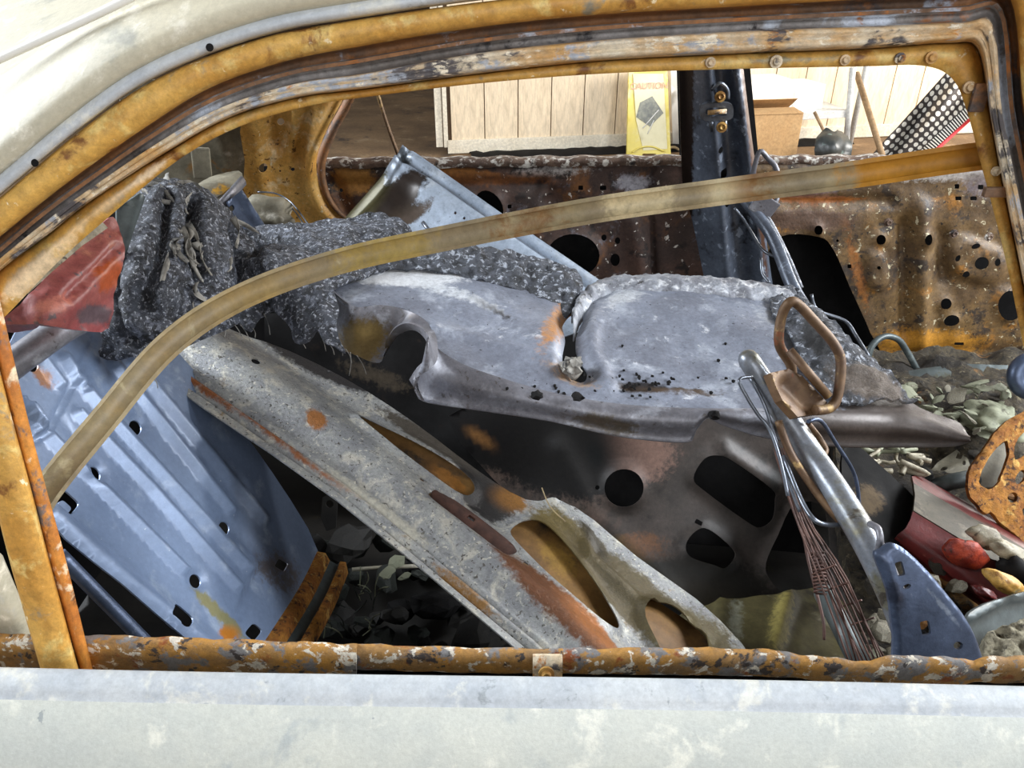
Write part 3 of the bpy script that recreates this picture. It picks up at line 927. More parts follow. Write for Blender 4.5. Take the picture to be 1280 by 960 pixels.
# ------------------------------------------------------------------ far doors
def top_line(us):
    return 203 - (np.asarray(us, float) - 395) * .006
hl = [rrect(726, 235, 3, 3), rrect(754, 235, 4, 3), rrect(731, 250, 4, 3), rrect(746, 248, 3.6, 3), rrect(777, 247, 2.5, 2), rrect(637, 258, 2.5, 2.5), ell(611, 258, 17, 22, -30, 22), ell(716, 318, 33, 27, 0, 26), ell(755, 297, 3.5, 4, 0, 10), ell(772, 301, 3.5, 4.5, 0, 10), ell(769, 325, 6, 8, 0, 14), ell(425, 240, 2.5, 2.5, 0, 8)]
def fd_rel(U, V):
    h = .018 * step_(V, 204, 214) * 0 - .012 * bump(V - 232, 5) * (U < 690)
    for q in hl[6:8]:
        h += .010 * bump(dist(U, V, q, True), 6)
    h += .012 * bump(dist(U, V, [(790, 275), (800, 330), (805, 420)]), 10) - .012 * bump(dist(U, V, [(680, 240), (705, 262)]), 18) - .02 * bump(dist(U, V, [(815, 205), (818, 420)]), 3)
    h += .012 * bump(dist(U, V, [(690, 230), (672, 250), (672, 300)]), 5) - .015 * bump(dist(U, V, [(415, 225), (440, 275)]), 7)
    return h
FD = sheet('far_rear_door', plane_of([(400, 205, 1.405), (860, 200, 1.405), (640, 420, 1.40)]), [(388, 204), (620, 200), (872, 199), (890, 470), (396, 470)], FARDOOR, BODY, label='brown rusted inner panel of the far rear door', holes=hl, step=6, relief=fd_rel, thick=.002,
      blobs=[(700, 212, 60, 8, 0, (196, 190, 186), .5), (790, 228, 28, 12, 0, (170, 168, 176), .7), (440, 225, 30, 22, 0, (160, 112, 52), .9), (560, 215, 60, 8, 0, (150, 96, 40), .7), (600, 225, 120, 10, 0, (120, 74, 40), .6)])
strip('window_sill', [at(np.linspace(388, 872, 60), 203 - .008 * (np.linspace(388, 872, 60) - 388) + 1.2 * np.sin(np.linspace(0, 60, 60)) + dv, y) for dv, y in ((8, 1.398), (3, 1.392), (-1, 1.394), (-4, 1.41), (-6, 1.45), (0, 1.47))], FLAKES, FD, .002, label='white flaking window sill')
tube('divider_bar', [at(466, 96, 1.36), at(482, 150, 1.38), at(498, 194, 1.41)], .008, BROWNROD, FD, 8, flat=.5)
strip('outer_skin', [[(x, 1.50, z) for x in np.linspace(-1.1, .58, 12)] for z in (.16, .5, .7, .86)], BLACKST, FD, .002, label='back of the outer skin, coloured black for the shade behind the holes')  # black, so the door holes open onto painted shade

hf = [smooth([(975, 296), (1024, 296), (1043, 314), (1062, 358), (1088, 416), (1098, 452), (1000, 462), (968, 400), (958, 330)], 4), ell(1022, 287, 5.5, 6, 0, 12), ell(1100, 299, 6, 6.5, 10, 14), ell(1156, 297, 6, 7, 10, 14), ell(1223, 327, 9, 8, -15, 16), ell(1216, 306, 6, 3.4, -15, 12), ell(1243, 326, 3.5, 5, 20, 10), ell(1204, 341, 4.5, 4.5, 0, 10), ell(1194, 321, 3, 4.5, 30, 10), ell(1181, 379, 7.5, 7, 0, 14), ell(1188, 400, 10, 7, -10, 14), ell(1261, 381, 15, 19, 0, 18), rrect(1196, 233, 3, 3), rrect(1226, 234, 3.5, 3), rrect(1198, 248, 4, 2.5), rrect(1217, 248, 4, 2.5), rrect(1199, 430, 6, 2), rrect(1062, 333, 2.5, 2.5), ell(1096, 333, 2.4, 2.4, 0, 8), ell(1047, 301, 1.8, 1.8, 0, 8)]
def ff_rel(U, V):
    h = -.014 * bump(V - 252, 6) * (U < 1120)
    h += .018 * bump(dist(U, V, [(1152, 260), (1150, 430)]), 12) - .016 * bump(dist(U, V, [(1130, 280), (1132, 420)]), 8) - .012 * bump(dist(U, V, [(1175, 290), (1180, 350)]), 8)
    h += .014 * step_(-dist(U, V, [(1205, 320), (1232, 330)]), -28, -20)
    h += .012 * step_(-dist(U, V, [(1094, 325), (1096, 350)]), -15, -9)
    for q in hf[1:4] + hf[9:12]:
        h += .006 * bump(dist(U, V, q, True), 4)
    h += .010 * bump(V - 212, 8) - .010 * bump(V - 440, 7)
    return h
FF = sheet('far_front_door', plane_of([(940, 205, 1.405), (1260, 200, 1.405), (1100, 420, 1.37)]), [(938, 199), (1340, 196), (1340, 520), (960, 520), (945, 300)], FARFRONT, BODY, label='ochre rusted inner panel of the far front door', holes=hf, step=6, relief=ff_rel, thick=.002, rough=.003, rscale=30,
      blobs=[(1000, 232, 60, 14, 0, (120, 120, 128), .7), (1140, 216, 120, 12, 0, (210, 204, 198), .75), (1020, 250, 70, 6, 0, (160, 94, 36), .9), (1010, 275, 70, 16, 0, (96, 72, 56), .8), (1072, 340, 9, 60, -14, (150, 94, 42), .6), (1160, 430, 80, 22, 0, (178, 124, 40), .8), (1230, 232, 30, 20, 0, (120, 108, 110), .6)])
uu = np.linspace(938, 1340, 60)
strip('window_sill', [at(uu, 199 - .008 * (uu - 938) + 1.2 * np.sin(uu / 7) + dv, y) for dv, y in ((7, 1.398), (2, 1.392), (-2, 1.396), (-4, 1.42), (-5, 1.46), (0, 1.47))], FLAKES, FF, .002, label='white flaking window sill')
strip('outer_skin', [[(x, 1.50, z) for x in np.linspace(.58, 1.7, 12)] for z in (.16, .5, .7, .86)], BLACKST, FF, .002)
for (u, v) in ((1110, 278), (1236, 296), (1192, 292)):
    bolt('clip_boss', at(u, v, 1.372), (0, -1, .1), .006, .008, FLAKES, FF)

# ------------------------------------------------------------------ things at the back wall
def wall_pt(u, v, out):
    """point on a plane parallel to the panelled wall, 'out' metres in front of it"""
    dx, dy, dz = rays(u, v)
    n = np.array(wn)
    o = np.array([CX, CY, CZ])
    t = (n @ (w1 - o) + np.asarray(out, float)) / (n[0] * dx + n[1] * dy + n[2] * dz)
    return np.stack([CX + dx * t, CY + dy * t, CZ + dz * t], -1)


SIGN = thing('caution_sign', 'yellow plastic caution board leaning against the panelled wall', 'sign', tuple(at_z(812, 215, 0.0)))
sgn = lambda U, V: wall_pt(U, V, .30 - (210 - np.asarray(V)) * .0012)
sheet('board', sgn, [(786, 86), (834, 86), (840, 226), (783, 226)], YELSIGN, SIGN, holes=[rrect(812, 195, 9, 3)], step=8, thick=.02, relief=lambda U, V: -.004 * step_(dist(U, V, [(786, 86), (834, 86), (840, 226), (783, 226)], True), 3, 5))
sheet('sticker', lambda U, V: sgn(U, V) + np.array(wn) * .003, [(791, 92), (829, 92), (834, 186), (804, 188), (795, 150)], PALEYEL, SIGN, step=8, thick=.003)
pic = sheet('picture', lambda U, V: sgn(U, V) + np.array(wn) * .006, [(815, 120), (829, 141), (812, 158), (795, 146), (800, 128)], GREYPRINT, SIGN, step=8, thick=.002)
for (a, b) in (((823, 137), (803, 160)), ((817, 150), (809, 167))):
    tube('white_stroke', [sgn(*a) + np.array(wn) * .008, sgn(*b) + np.array(wn) * .008], .004, WHITEPL, SIGN, 6, smooth_path=False, flat=.5)
tube('handle', [sgn(790, 190) + np.array(wn) * .01, sgn(800, 184) + np.array(wn) * .01, sgn(815, 183) + np.array(wn) * .01, sgn(830, 189) + np.array(wn) * .01], .006, YELSIGN, SIGN, 8)
cu = bpy.data.curves.new('caution_text', 'FONT')
cu.body = 'CAUTION'
cu.align_x = 'CENTER'
cu.size = .062
cu.extrude = .001
to = bpy.data.objects.new('lettering_source', cu)
me = bpy.data.meshes.new_from_object(to)
bpy.data.objects.remove(to)
tp = sgn(811, 111) + np.array(wn) * .007
M = frame_M(tp, wd, -wn.cross(wd) if wn.cross(wd).z < 0 else wn.cross(wd))
from mathutils import Matrix
Mx = Matrix((wd, Vector((0, 0, 1)), wn)).transposed().to_4x4()
Mx.translation = Vector(tp)
tv = np.array([tuple(Mx @ v.co) for v in me.vertices])
mesh_obj('lettering', tv, [tuple(p.vertices) for p in me.polygons], REDINK, SIGN, label='faded red word CAUTION')

o = tube('power_cable', [wall_pt(*p) for p in ((826, 206, .25), (832, 190, .2), (841, 184, .2), (850, 190, .2), (853, 210, .2), (846, 222, .24))], .010, CABLE, None, 8)
tag(o, 'tan cable looped beside the yellow caution board', 'cable')
o = sheet('paper_sheet', lambda U, V: wall_pt(U, V, .06), [(838, 80), (852, 80), (853, 182), (841, 184)], WHITEPL, None, step=8, thick=.004, rough=.008, rscale=6)
tag(o, 'white sheet hanging on the wall between caution board and dark pillar', 'sheet')

o = strip('dark_ridge', [[np.array(Vector(w1) + wd * (.15 + i * .05) + wn * (.02 + .2 * t)) + np.array([0, 0, (.03 + .02 * noise.noise(Vector((i * .7, t * 3, 0)))) * math.sin(3.14 * t)]) for i in range(60)] for t in (0, .15, .35, .6, .85, 1.0)], BLACKST, None, 0, flip=True)
o['kind'] = 'stuff'  # low black ridge that draws a dark line below the skirting
tag(o, 'low dark ridge along the skirting of the panelled wall', 'dirt')
# metal shelf with boxes
SH = thing('shelf_unit', 'low grey white shelf unit on legs by the panelled wall', 'shelf', tuple(at_z(1000, 240, 0)))
def at_w(u, v, out):
    return wall_pt(u, v, out)
A, Bq = at_w(925, 149, .75), at_w(1062, 142, .75)
ax = Vector(Bq - A).normalized()
C_ = Vector((A + Bq) / 2) - wn * .22
box('shelf_board', C_, ((Vector(Bq) - Vector(A)).length, .46, .05), SHELFW, SH, ax, bevel=.005)
for (u, out) in ((1060, .75), (1075, .32), (925, .75), (925, .32)):
    p1 = at_w(u, 120, out)
    p1 = np.array([p1[0], p1[1], 0])
    if u == 1060:
        pa, pb = at_w(1066, 84, .76), at_w(1056, 200, .76)
    else:
        pa = p1 + np.array([0, 0, 1.0]); pb = p1
    d_ = (pb - pa) / (pb - pa)[2]
    pb = pa + d_ * (0 - pa[2])
    tube('leg', [pa, pb], .022, SHELFW, SH, 8, smooth_path=False)
o = box('storage_box', Vector((*at_w(950, 108, .60)[:2], C_.z + .127)), (.34, .3, .2), WHITEPL, None, ax, bevel=.006)
tag(o, 'plain white box on the shelf beside the dark pillar', 'box')
o = box('storage_box', Vector((*at_w(1000, 107, .56)[:2], C_.z + .107)), (.22, .26, .16), WHITEPL, None, (ax + Vector((0, .1, 0))).normalized(), bevel=.006)
tag(o, 'smaller white carton on the shelf next to its leg', 'box')
# cardboard box
CB = thing('cardboard_box', 'open brown cardboard box standing under the shelf', 'box', tuple(at_z(975, 240, 0)))
q0, q1 = at_w(940, 150, 1.0), at_w(1004, 146, 1.0)
zt = float(at_w(940, 144, 1.0)[2])
bx_ = Vector(q1 - q0)
bw = Vector((bx_.x, bx_.y, 0)).length
bxd = Vector((bx_.x, bx_.y, 0)).normalized()
bn = Vector((bxd.y, -bxd.x, 0))
cx_ = Vector((q0[0], q0[1], zt / 2)) + bxd * bw / 2 - bn * .10
box('body', cx_, (bw, .20, zt), CARD, CB, bxd, bevel=.004)
for s, tl in ((-1, .35), (1, -.5)):
    e = cx_ - bn * (.10 * s) + Vector((0, 0, zt / 2 + .003))
    dd = (-bn * s) * (1 if s > 0 else -1) * .0 + (bn * s * .5 + Vector((0, 0, .35 * (1 if s > 0 else .15)))).normalized()
    box('flap', e + dd * .06, (bw * .98, .005, .13), CARD, CB, bxd, dd, bevel=.001)
o = sheet('plastic_bag', spline_of([(1020, 165, 4.55), (1065, 165, 4.6), (1045, 180, 4.4), (1020, 240, 4.5), (1065, 240, 4.5)]), smooth([(1018, 195), (1022, 172), (1032, 162), (1043, 165), (1050, 160), (1060, 170), (1064, 190), (1064, 235), (1018, 235)], 4), BLACKBAG, None, step=4, thick=.18, rough=.025, rscale=9)
tag(o, 'crumpled dark plastic bag beside the cardboard box', 'bag')
o = tube('wooden_pole', [at_w(1071, 92, .5), at_w(1104, 198, 1.1), at_w(1118, 240, 1.3)], .02, STICK, None, 8, smooth_path=False)
tag(o, 'wooden pole leaning in front of the panelled wall', 'pole')
o = tube('wooden_stick', [at_w(1018, 140, .95), at_w(1036, 176, 1.0), at_w(1060, 228, 1.05)], .010, STICK, None, 8, smooth_path=False)
tag(o, 'thin stick poking out of the dark bag', 'stick')

# polka dot cloth
dm = bpy.data.materials.new('polka_dot_cloth')
dm.use_nodes = True
nt = dm.node_tree
N_, Lk = nt.nodes, nt.links
uvn = N_.new('ShaderNodeUVMap')
sc_ = N_.new('ShaderNodeVectorMath'); sc_.operation = 'MULTIPLY'; sc_.inputs[1].default_value = (1, 1, 0)
fr_ = N_.new('ShaderNodeVectorMath'); fr_.operation = 'FRACTION'
su = N_.new('ShaderNodeVectorMath'); su.operation = 'SUBTRACT'; su.inputs[1].default_value = (.5, .5, 0)
ln = N_.new('ShaderNodeVectorMath'); ln.operation = 'LENGTH'
lt = N_.new('ShaderNodeMath'); lt.operation = 'LESS_THAN'; lt.inputs[1].default_value = .34
mx = N_.new('ShaderNodeMix'); mx.data_type = 'RGBA'
mx.inputs[6].default_value = lin((62, 56, 54)); mx.inputs[7].default_value = lin((230, 226, 216))
Lk.new(uvn.outputs[0], sc_.inputs[0]); Lk.new(sc_.outputs[0], fr_.inputs[0]); Lk.new(fr_.outputs[0], su.inputs[0]); Lk.new(su.outputs[0], ln.inputs[0])
Lk.new(ln.outputs['Value'], lt.inputs[0]); Lk.new(lt.outputs[0], mx.inputs[0]); Lk.new(mx.outputs[2], N_['Principled BSDF'].inputs['Base Color'])
N_['Principled BSDF'].inputs['Roughness'].default_value = .8
DC = thing('polka_dot_cloth', 'black and white polka dot cloth with red trimmed striped border', 'cloth', tuple(at_z(1150, 240, 0)))
nu, nv_ = 40, 24
rows = []
for j in range(nv_ + 1):
    t = j / nv_
    a = np.array([1074, 212]) * (1 - t) + np.array([1112, 226]) * t
    b = np.array([1194, 78]) * (1 - t) + np.array([1219, 124]) * t
    line = []
    for i in range(nu + 1):
        s = i / nu
        p = a * (1 - s) + b * s
        o_ = .75 + .05 * math.sin(7 * s + 5 * t) + .05 * math.sin(11 * t + 3 * s) + .25 * t
        line.append(at_w(p[0], p[1], o_))
    rows.append(line)
c = strip('cloth', rows, dm, DC, .004, label='polka dot field')
ul = c.data.uv_layers.new(name='UVMap')
nn = (nu + 1) * (nv_ + 1)
m_ = len(c.data.vertices)
uvv = np.zeros((m_, 2))
for idx in range(nn):
    j, i = divmod(idx, nu + 1)
    uvv[idx] = uvv[idx + nn] = (i / nu * 17, j / nv_ * 6)
for lp in c.data.loops:
    ul.data[lp.index].uv = uvv[lp.vertex_index]
# striped border: alternate strips, then red binding
R0 = np.array(rows[-1])
dn = np.array(rows[-1]) - np.array(rows[-5])
R1 = R0 + dn * 1.5 + np.array(wn) * .01
for i in range(0, nu):
    seg0 = [R0[i], R0[i] * .5 + R0[i + 1] * .5, R0[i + 1]]
    seg1 = [R1[i], R1[i] * .5 + R1[i + 1] * .5, R1[i + 1]]
    strip('border_stripe', [seg0[:2], seg1[:2]], WHITEPL, DC, .004)
    strip('border_stripe', [seg0[1:], seg1[1:]], BLACKST, DC, .004)
tube('red_binding', R1, .012, REDTRIM, DC, 6, smooth_path=False)
tube('red_binding', np.array([r[-1] for r in rows]), .010, REDTRIM, DC, 6, smooth_path=False)

# ------------------------------------------------------------------ loose parts piled inside the car
# --- blue grey ribbed seat back
SB = thing('seat_back_panel', 'blue grey ribbed steel seat back panel with round holes', 'seat panel', (-.45, .45, .40))
_psb = plane_of([(60, 640, .30), (262, 800, .335), (392, 700, .64)])
PSB = lambda U, V: np.atleast_2d(_psb(U, V))
ribs = [[(28, 512), (80, 566), (150, 634), (230, 714)], [(96, 515), (190, 612), (298, 735)], [(108, 489), (200, 590), (311, 712)], [(140, 452), (290, 640)], [(165, 452), (330, 650)]]
shortr = [[(79, 446), (101, 481)], [(50, 448), (76, 482)], [(24, 500), (46, 540)]]
slots = [rrect(82, 628, 15, 11, 42, .4), rrect(222, 772, 15, 11, 42, .4)]
shole = [ell(172, 533, 7.5, 9.5, -25), ell(120, 592, 8.5, 10.5, -25), ell(283, 659, 6.5, 8.5, -20), ell(247, 725, 7, 9, -20), ell(41, 458, 7, 7, 0), ell(101, 412, 7, 5, 0, 12), rrect(352, 706, 7, 6, 30), rrect(317, 790, 8, 9, 40, .5)]
def sb_rel(U, V):
    h = np.zeros(len(U))
    for r_ in ribs:
        h += .009 * np.clip(1.7 - dist(U, V, r_) / 3.6, 0, 1)
    for r_ in shortr:
        h += .009 * np.clip(1.8 - dist(U, V, r_) / 3.6, 0, 1)
    h -= .004 * bump(dist(U, V, [(118, 425), (62, 535), (30, 560)]), 3) + .003 * bump(dist(U, V, [(72, 515), (98, 552)]), 3)
    h -= .006 * bump(dist(U, V, [(296, 665), (330, 700), (300, 770)]), 5)
    h += .012 * bump(dist(U, V, [(62, 644), (150, 722), (262, 812)]), 13)
    for q in shole[:4]:
        h -= .004 * bump(dist(U, V, q, True), 4)
    return h
sheet('ribbed_sheet', PSB, smooth([(12, 430), (60, 398), (170, 398), (222, 440), (280, 510), (340, 590), (398, 690), (374, 738), (330, 806), (300, 835), (270, 832), (150, 735), (50, 646), (18, 560)], 3), BLUE, SB, holes=slots + shole, step=5, lines=[(r_, (-6.2, -2.4, 0, 2.4, 6.2)) for r_ in ribs + shortr] + [([(62, 644), (150, 722), (262, 812)], (-20, -12, -6, 0, 6, 12, 20))], relief=sb_rel, thick=.002,
      blobs=[(272, 765, 50, 9, 44, (136, 132, 96), .8), (285, 792, 14, 10, 0, (186, 116, 40), .9), (52, 470, 24, 9, 50, (140, 96, 66), .7), (350, 715, 40, 26, 40, (96, 92, 96), .6)])
for (u, v) in ((76, 632), (216, 776)):
    sheet('slot_tab', lambda U, V: PSB(U, V) + np.array([.002, .006, -.004]), rrect(u - 3, v + 3, 8.5, 6, 42, .5), BLUE, SB, step=5, thick=.004)
tube('edge_rod', [PSB(70, 684)[0] + np.array([0, 0, -.01]), PSB(120, 735)[0] + np.array([0, 0, -.01]), PSB(190, 806)[0] + np.array([0, 0, -.01]), PSB(215, 832)[0] + np.array([0, 0, -.01])], .008, BLUEPLATE, SB)
# bent rusty bottom flange
fl = smooth([(398, 690), (374, 738), (330, 806)], 5, False)
f0 = PSB(fl[:, 0], fl[:, 1])
strip('bottom_flange', [f0 + np.array([-.016, -.003, .003]), f0 + np.array([.0, -.002, .003]), f0 + np.array([.012, .0, -.002]), f0 + np.array([.018, .0, -.02])], RUSTPLATE, SB, .002, label='orange rusted bottom flange')
strip('bottom_channel', [f0 + np.array([.018, .0, -.02]), f0 + np.array([.030, .0, -.03]), f0 + np.array([.036, .0, -.022])], GREENPL, SB, .002)
strip('bottom_channel', [f0 + np.array([.036, .0, -.022]), f0 + np.array([.046, .0, -.024]), f0 + np.array([.047, .0, -.05])], RUSTPLATE, SB, .002)

# --- red lamp at the rear corner
PRL = spline_of([(10, 399, .28), (75, 332, .34), (142, 278, .42), (140, 350, .38), (135, 408, .36), (60, 405, .29), (90, 365, .33)])
TL = thing('tail_lamp', 'pinkish red scorched lamp wedged under the window frame corner', 'tail lamp', tuple(PRL(80, 412)[0]))
sheet('lens', PRL, smooth([(0, 404), (25, 382), (47, 358), (75, 330), (110, 298), (136, 272), (146, 280), (147, 312), (143, 352), (137, 410), (100, 413), (50, 406)], 3), REDLENS, TL, step=5, thick=.03, relief=lambda U, V: .012 * bump(dist(U, V, [(60, 390), (140, 318)]), 26) - .010 * bump(dist(U, V, [(75, 375), (138, 312)]), 4), rough=.003, rscale=60,
      blobs=[(130, 345, 24, 20, -50, (176, 84, 44), .8), (115, 393, 30, 14, 0, (96, 78, 84), .9), (60, 385, 30, 12, -30, (196, 120, 104), .6)])
strip('white_rim', [PRL(np.array([44, 72, 108, 139]) + a, np.array([362, 336, 304, 282]) + b) + np.array([0, -.014, .004]) for a, b in ((-6, -6), (-3, -3), (0, 0), (3, 3))], MELT, TL, .003, label='white melted rim')
o = tube('grey_tube', path([(-30, 490, .30), (15, 456, .33), (74, 414, .38), (110, 395, .42)]), .015, FLANGE, None, 12)
tag(o, 'grey steel tube under the red lamp', 'tube')
o = sheet('dark_bracket', plane_of([(150, 250, .6), (175, 245, .62), (150, 330, .58)]), [(146, 262), (172, 240), (180, 246), (160, 300), (150, 340), (146, 300)], GREENPL, None, step=6, thick=.004, relief=lambda U, V: .01 * bump(dist(U, V, [(172, 245), (152, 310)]), 8))
tag(o, 'dark grey bracket between the red lamp and the charred foam', 'bracket')

# --- hood-like stamped panel lying across
PH = plane_of([(640, 815, .36), (225, 440, .78), (720, 640, .66)])
HD = thing('hood_panel', 'long grey stamped hood panel lying across the car floor', 'car hood', tuple(PH(640, 815)))
edge = [(198, 474), (420, 630), (650, 822), (690, 860)]
h1 = smooth([(445, 527), (475, 531), (530, 556), (578, 586), (594, 606), (586, 619), (562, 617), (520, 592), (480, 562)], 4)
h2 = smooth([(638, 672), (650, 652), (676, 650), (703, 672), (742, 722), (770, 768), (772, 786), (752, 788), (715, 762), (668, 718)], 4)
h3 = smooth([(806, 762), (820, 750), (846, 758), (870, 782), (888, 815), (896, 850), (850, 850), (822, 800)], 4)
slotH = rrect(583, 662, 62, 7, 36, .4)
def hd_rel(U, V):
    d = dist(U, V, edge)
    h = .013 * step_(-d, -8, -5) + .010 * step_(-np.abs(d - 17), -4, -2) + .006 * step_(-np.abs(d - 26), -3, -1.5) + .032 * bump(d - 62, 30) - .012 * step_(d, 92, 118)
    for q in (h1, h2, h3):
        h += .010 * bump(dist(U, V, q, True), 7)
    h += .012 * bump(dist(U, V, [(690, 620), (735, 665), (740, 690), (800, 745), (880, 800)]), 9) - .006 * bump(dist(U, V, [(700, 625), (752, 690), (810, 740), (900, 800)]), 3)
    h -= .008 * bump(dist(U, V, slotH, True), 5)
    return h
sheet('inner_frame', PH, smooth([(196, 476), (215, 452), (252, 414), (330, 420), (430, 465), (520, 522), (600, 582), (660, 618), (722, 628), (800, 690), (905, 770), (940, 850), (690, 862), (650, 826), (420, 634)], 3), HOOD, HD, holes=[h1, h2, h3, slotH, ell(317, 467, 6, 5.5, 0, 14), rrect(523, 612, 3, 2.6, 35), rrect(651, 716, 3.4, 2.8, 35)], step=5, lines=[(edge, (-4, -5, -8, -13, -15, -19, -21, -23, -25, -28)), (np.vstack([h1, h1[:1]]), (-9, -5, 5, 9)), (np.vstack([h2, h2[:1]]), (-9, -5, 5, 9)), ([(690, 620), (735, 665), (740, 690), (800, 745), (880, 800)], (-9, -5, 0, 5, 9))], relief=hd_rel, thick=.0025,
      blobs=[(391, 541, 16, 10, 30, (160, 106, 60), .95), (690, 770, 120, 20, 43, (104, 62, 32), .9), (580, 745, 60, 8, 40, (150, 110, 60), .6), (735, 800, 60, 14, 45, (170, 104, 46), .7), (250, 490, 60, 3, 36, (150, 90, 50), .8), (350, 560, 120, 3, 36, (150, 90, 50), .7),
             (605, 612, 46, 30, 40, (50, 48, 48), 1.2), (640, 618, 26, 14, 20, (150, 104, 50), .8), (540, 545, 80, 12, 32, (84, 78, 70), .9), (410, 452, 90, 16, 24, (52, 50, 50), 1.1), (700, 668, 46, 26, 50, (112, 98, 60), 1.2), (740, 700, 60, 20, 50, (96, 84, 54), 1.2), (800, 745, 100, 30, 42, (84, 74, 50), 1.3), (870, 800, 60, 40, 30, (92, 82, 54), 1.2), (745, 672, 30, 8, 55, (56, 50, 38), 1.0), (470, 640, 110, 8, 37, (190, 186, 172), .6)], label='grey mottled inner frame with cut-outs')  # the pale streak along the band is a painted highlight
PHB = lambda U, V: PH(U, V) + np.array([.0, .028, -.022])
sheet('outer_skin', PHB, smooth([(400, 505), (440, 516), (520, 546), (580, 584), (612, 628), (690, 648), (790, 730), (890, 800), (910, 850), (800, 850), (640, 730), (500, 615)], 3), TAN, HD, step=10, thick=.002, label='tan scorched outer skin behind the cut-outs',
      blobs=[(520, 575, 40, 10, 30, (60, 52, 44), .6), (560, 600, 34, 10, 35, (170, 116, 56), .7), (700, 700, 40, 20, 45, (160, 124, 60), .6)])
PHL = lambda U, V: PH(np.asarray(U) + 3, np.asarray(V) - 5) + np.array([.0, -.008, .010])
lt_ = sheet('latch_plate', PHL, smooth([(536, 627), (545, 620), (556, 626), (596, 654), (640, 690), (640, 702), (626, 703), (590, 676), (548, 643)], 3), RUSTWIRE, HD, holes=[rrect(586, 657, 5, 3, 35)], step=5, thick=.006, relief=lambda U, V: .005 * bump(dist(U, V, [(540, 625), (640, 700)]), 7), label='brown rusted latch plate')
tube('lead_wire', [PHL(674, 617), PHL(684, 640), PHL(703, 659)], .0011, CABLE, HD, 6)

# --- black sheet added to stand for the deep shade under the shelf
o = sheet('shade_sheet', plane_of([(400, 420, 1.12), (900, 420, 1.12), (650, 600, 1.0)]), [(330, 392), (620, 385), (1000, 400), (1010, 620), (700, 640), (520, 600), (330, 560)], BLACKST, None, step=14, thick=.003, rough=.012, rscale=9, blobs=[(470, 470, 60, 14, 20, (64, 56, 46), .7)])
tag(o, 'black sheet added for the deep shade under the parcel shelf', 'sheet')
# --- holed riser panel in the depth
PR = spline_of([(600, 540, .95), (760, 520, .92), (1010, 520, .95), (1010, 760, .74), (780, 620, .86), (880, 770, .69), (640, 600, .93), (930, 640, .86)])
RP = thing('holed_panel', 'sooty brown stamped panel pierced by large rounded holes', 'panel', tuple(PR(880, 800)[0]))
rh = [ell(780, 609, 24, 24, 0, 26), smooth([(865, 597), (878, 573), (895, 568), (912, 574), (962, 610), (967, 625), (964, 648), (950, 659), (934, 654), (880, 614)], 4), smooth([(856, 681), (868, 664), (884, 662), (913, 686), (916, 698), (904, 711), (890, 707), (862, 697)], 4), smooth([(992, 630), (970, 670), (955, 705), (960, 725), (982, 744), (1030, 744), (1030, 640)], 4), rrect(873, 653, 4.5, 3, 30), ell(747, 609, 3, 3, 0, 8)]
def rp_rel(U, V):
    h = np.zeros(len(U))
    for q in rh[:4]:
        h += .008 * bump(dist(U, V, q, True), 6)
    h += .010 * bump(dist(U, V, [(700, 560), (745, 640), (840, 740)]), 14) + .014 * bump(dist(U, V, [(905, 560), (985, 615)]), 9)
    return h
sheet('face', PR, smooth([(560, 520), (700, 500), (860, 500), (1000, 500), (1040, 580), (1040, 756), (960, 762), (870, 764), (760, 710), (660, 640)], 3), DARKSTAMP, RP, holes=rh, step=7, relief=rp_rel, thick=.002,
      blobs=[(800, 565, 50, 40, 0, (132, 104, 92), .8), (690, 560, 100, 60, 20, (26, 24, 23), 1.3), (600, 540, 60, 40, 0, (22, 20, 20), 1.3), (850, 730, 120, 34, 0, (34, 31, 26), 1.1), (600, 547, 22, 7, 35, (140, 98, 54), .9), (800, 680, 40, 18, 0, (110, 78, 56), .6), (760, 690, 70, 24, 40, (90, 84, 54), .6), (900, 780, 90, 24, 0, (118, 106, 64), .8), (840, 740, 110, 22, 10, (52, 46, 36), .8)])  # near-black blobs paint the deep shade at the upper left
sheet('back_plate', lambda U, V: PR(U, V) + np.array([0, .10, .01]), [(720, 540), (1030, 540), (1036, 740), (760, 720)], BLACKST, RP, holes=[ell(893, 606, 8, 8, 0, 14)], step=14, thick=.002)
o = sheet('olive_floor_plate', spline_of([(860, 740, .72), (1040, 740, .74), (860, 850, .50), (1060, 850, .50), (950, 790, .60)]), smooth([(800, 830), (840, 775), (900, 752), (980, 742), (1045, 742), (1080, 860), (800, 860)], 3), OLIVE, None, step=8, thick=.003, relief=lambda U, V: .012 * bump(dist(U, V, [(900, 750), (910, 830)]), 8) + .016 * bump(dist(U, V, [(985, 745), (960, 830)]), 9), rough=.004, rscale=20,
          blobs=[(975, 780, 16, 50, 12, (170, 156, 90), .7), (920, 775, 12, 40, 0, (150, 150, 130), .6)])
tag(o, 'olive stained floor plate below the holed panel', 'floor plate')

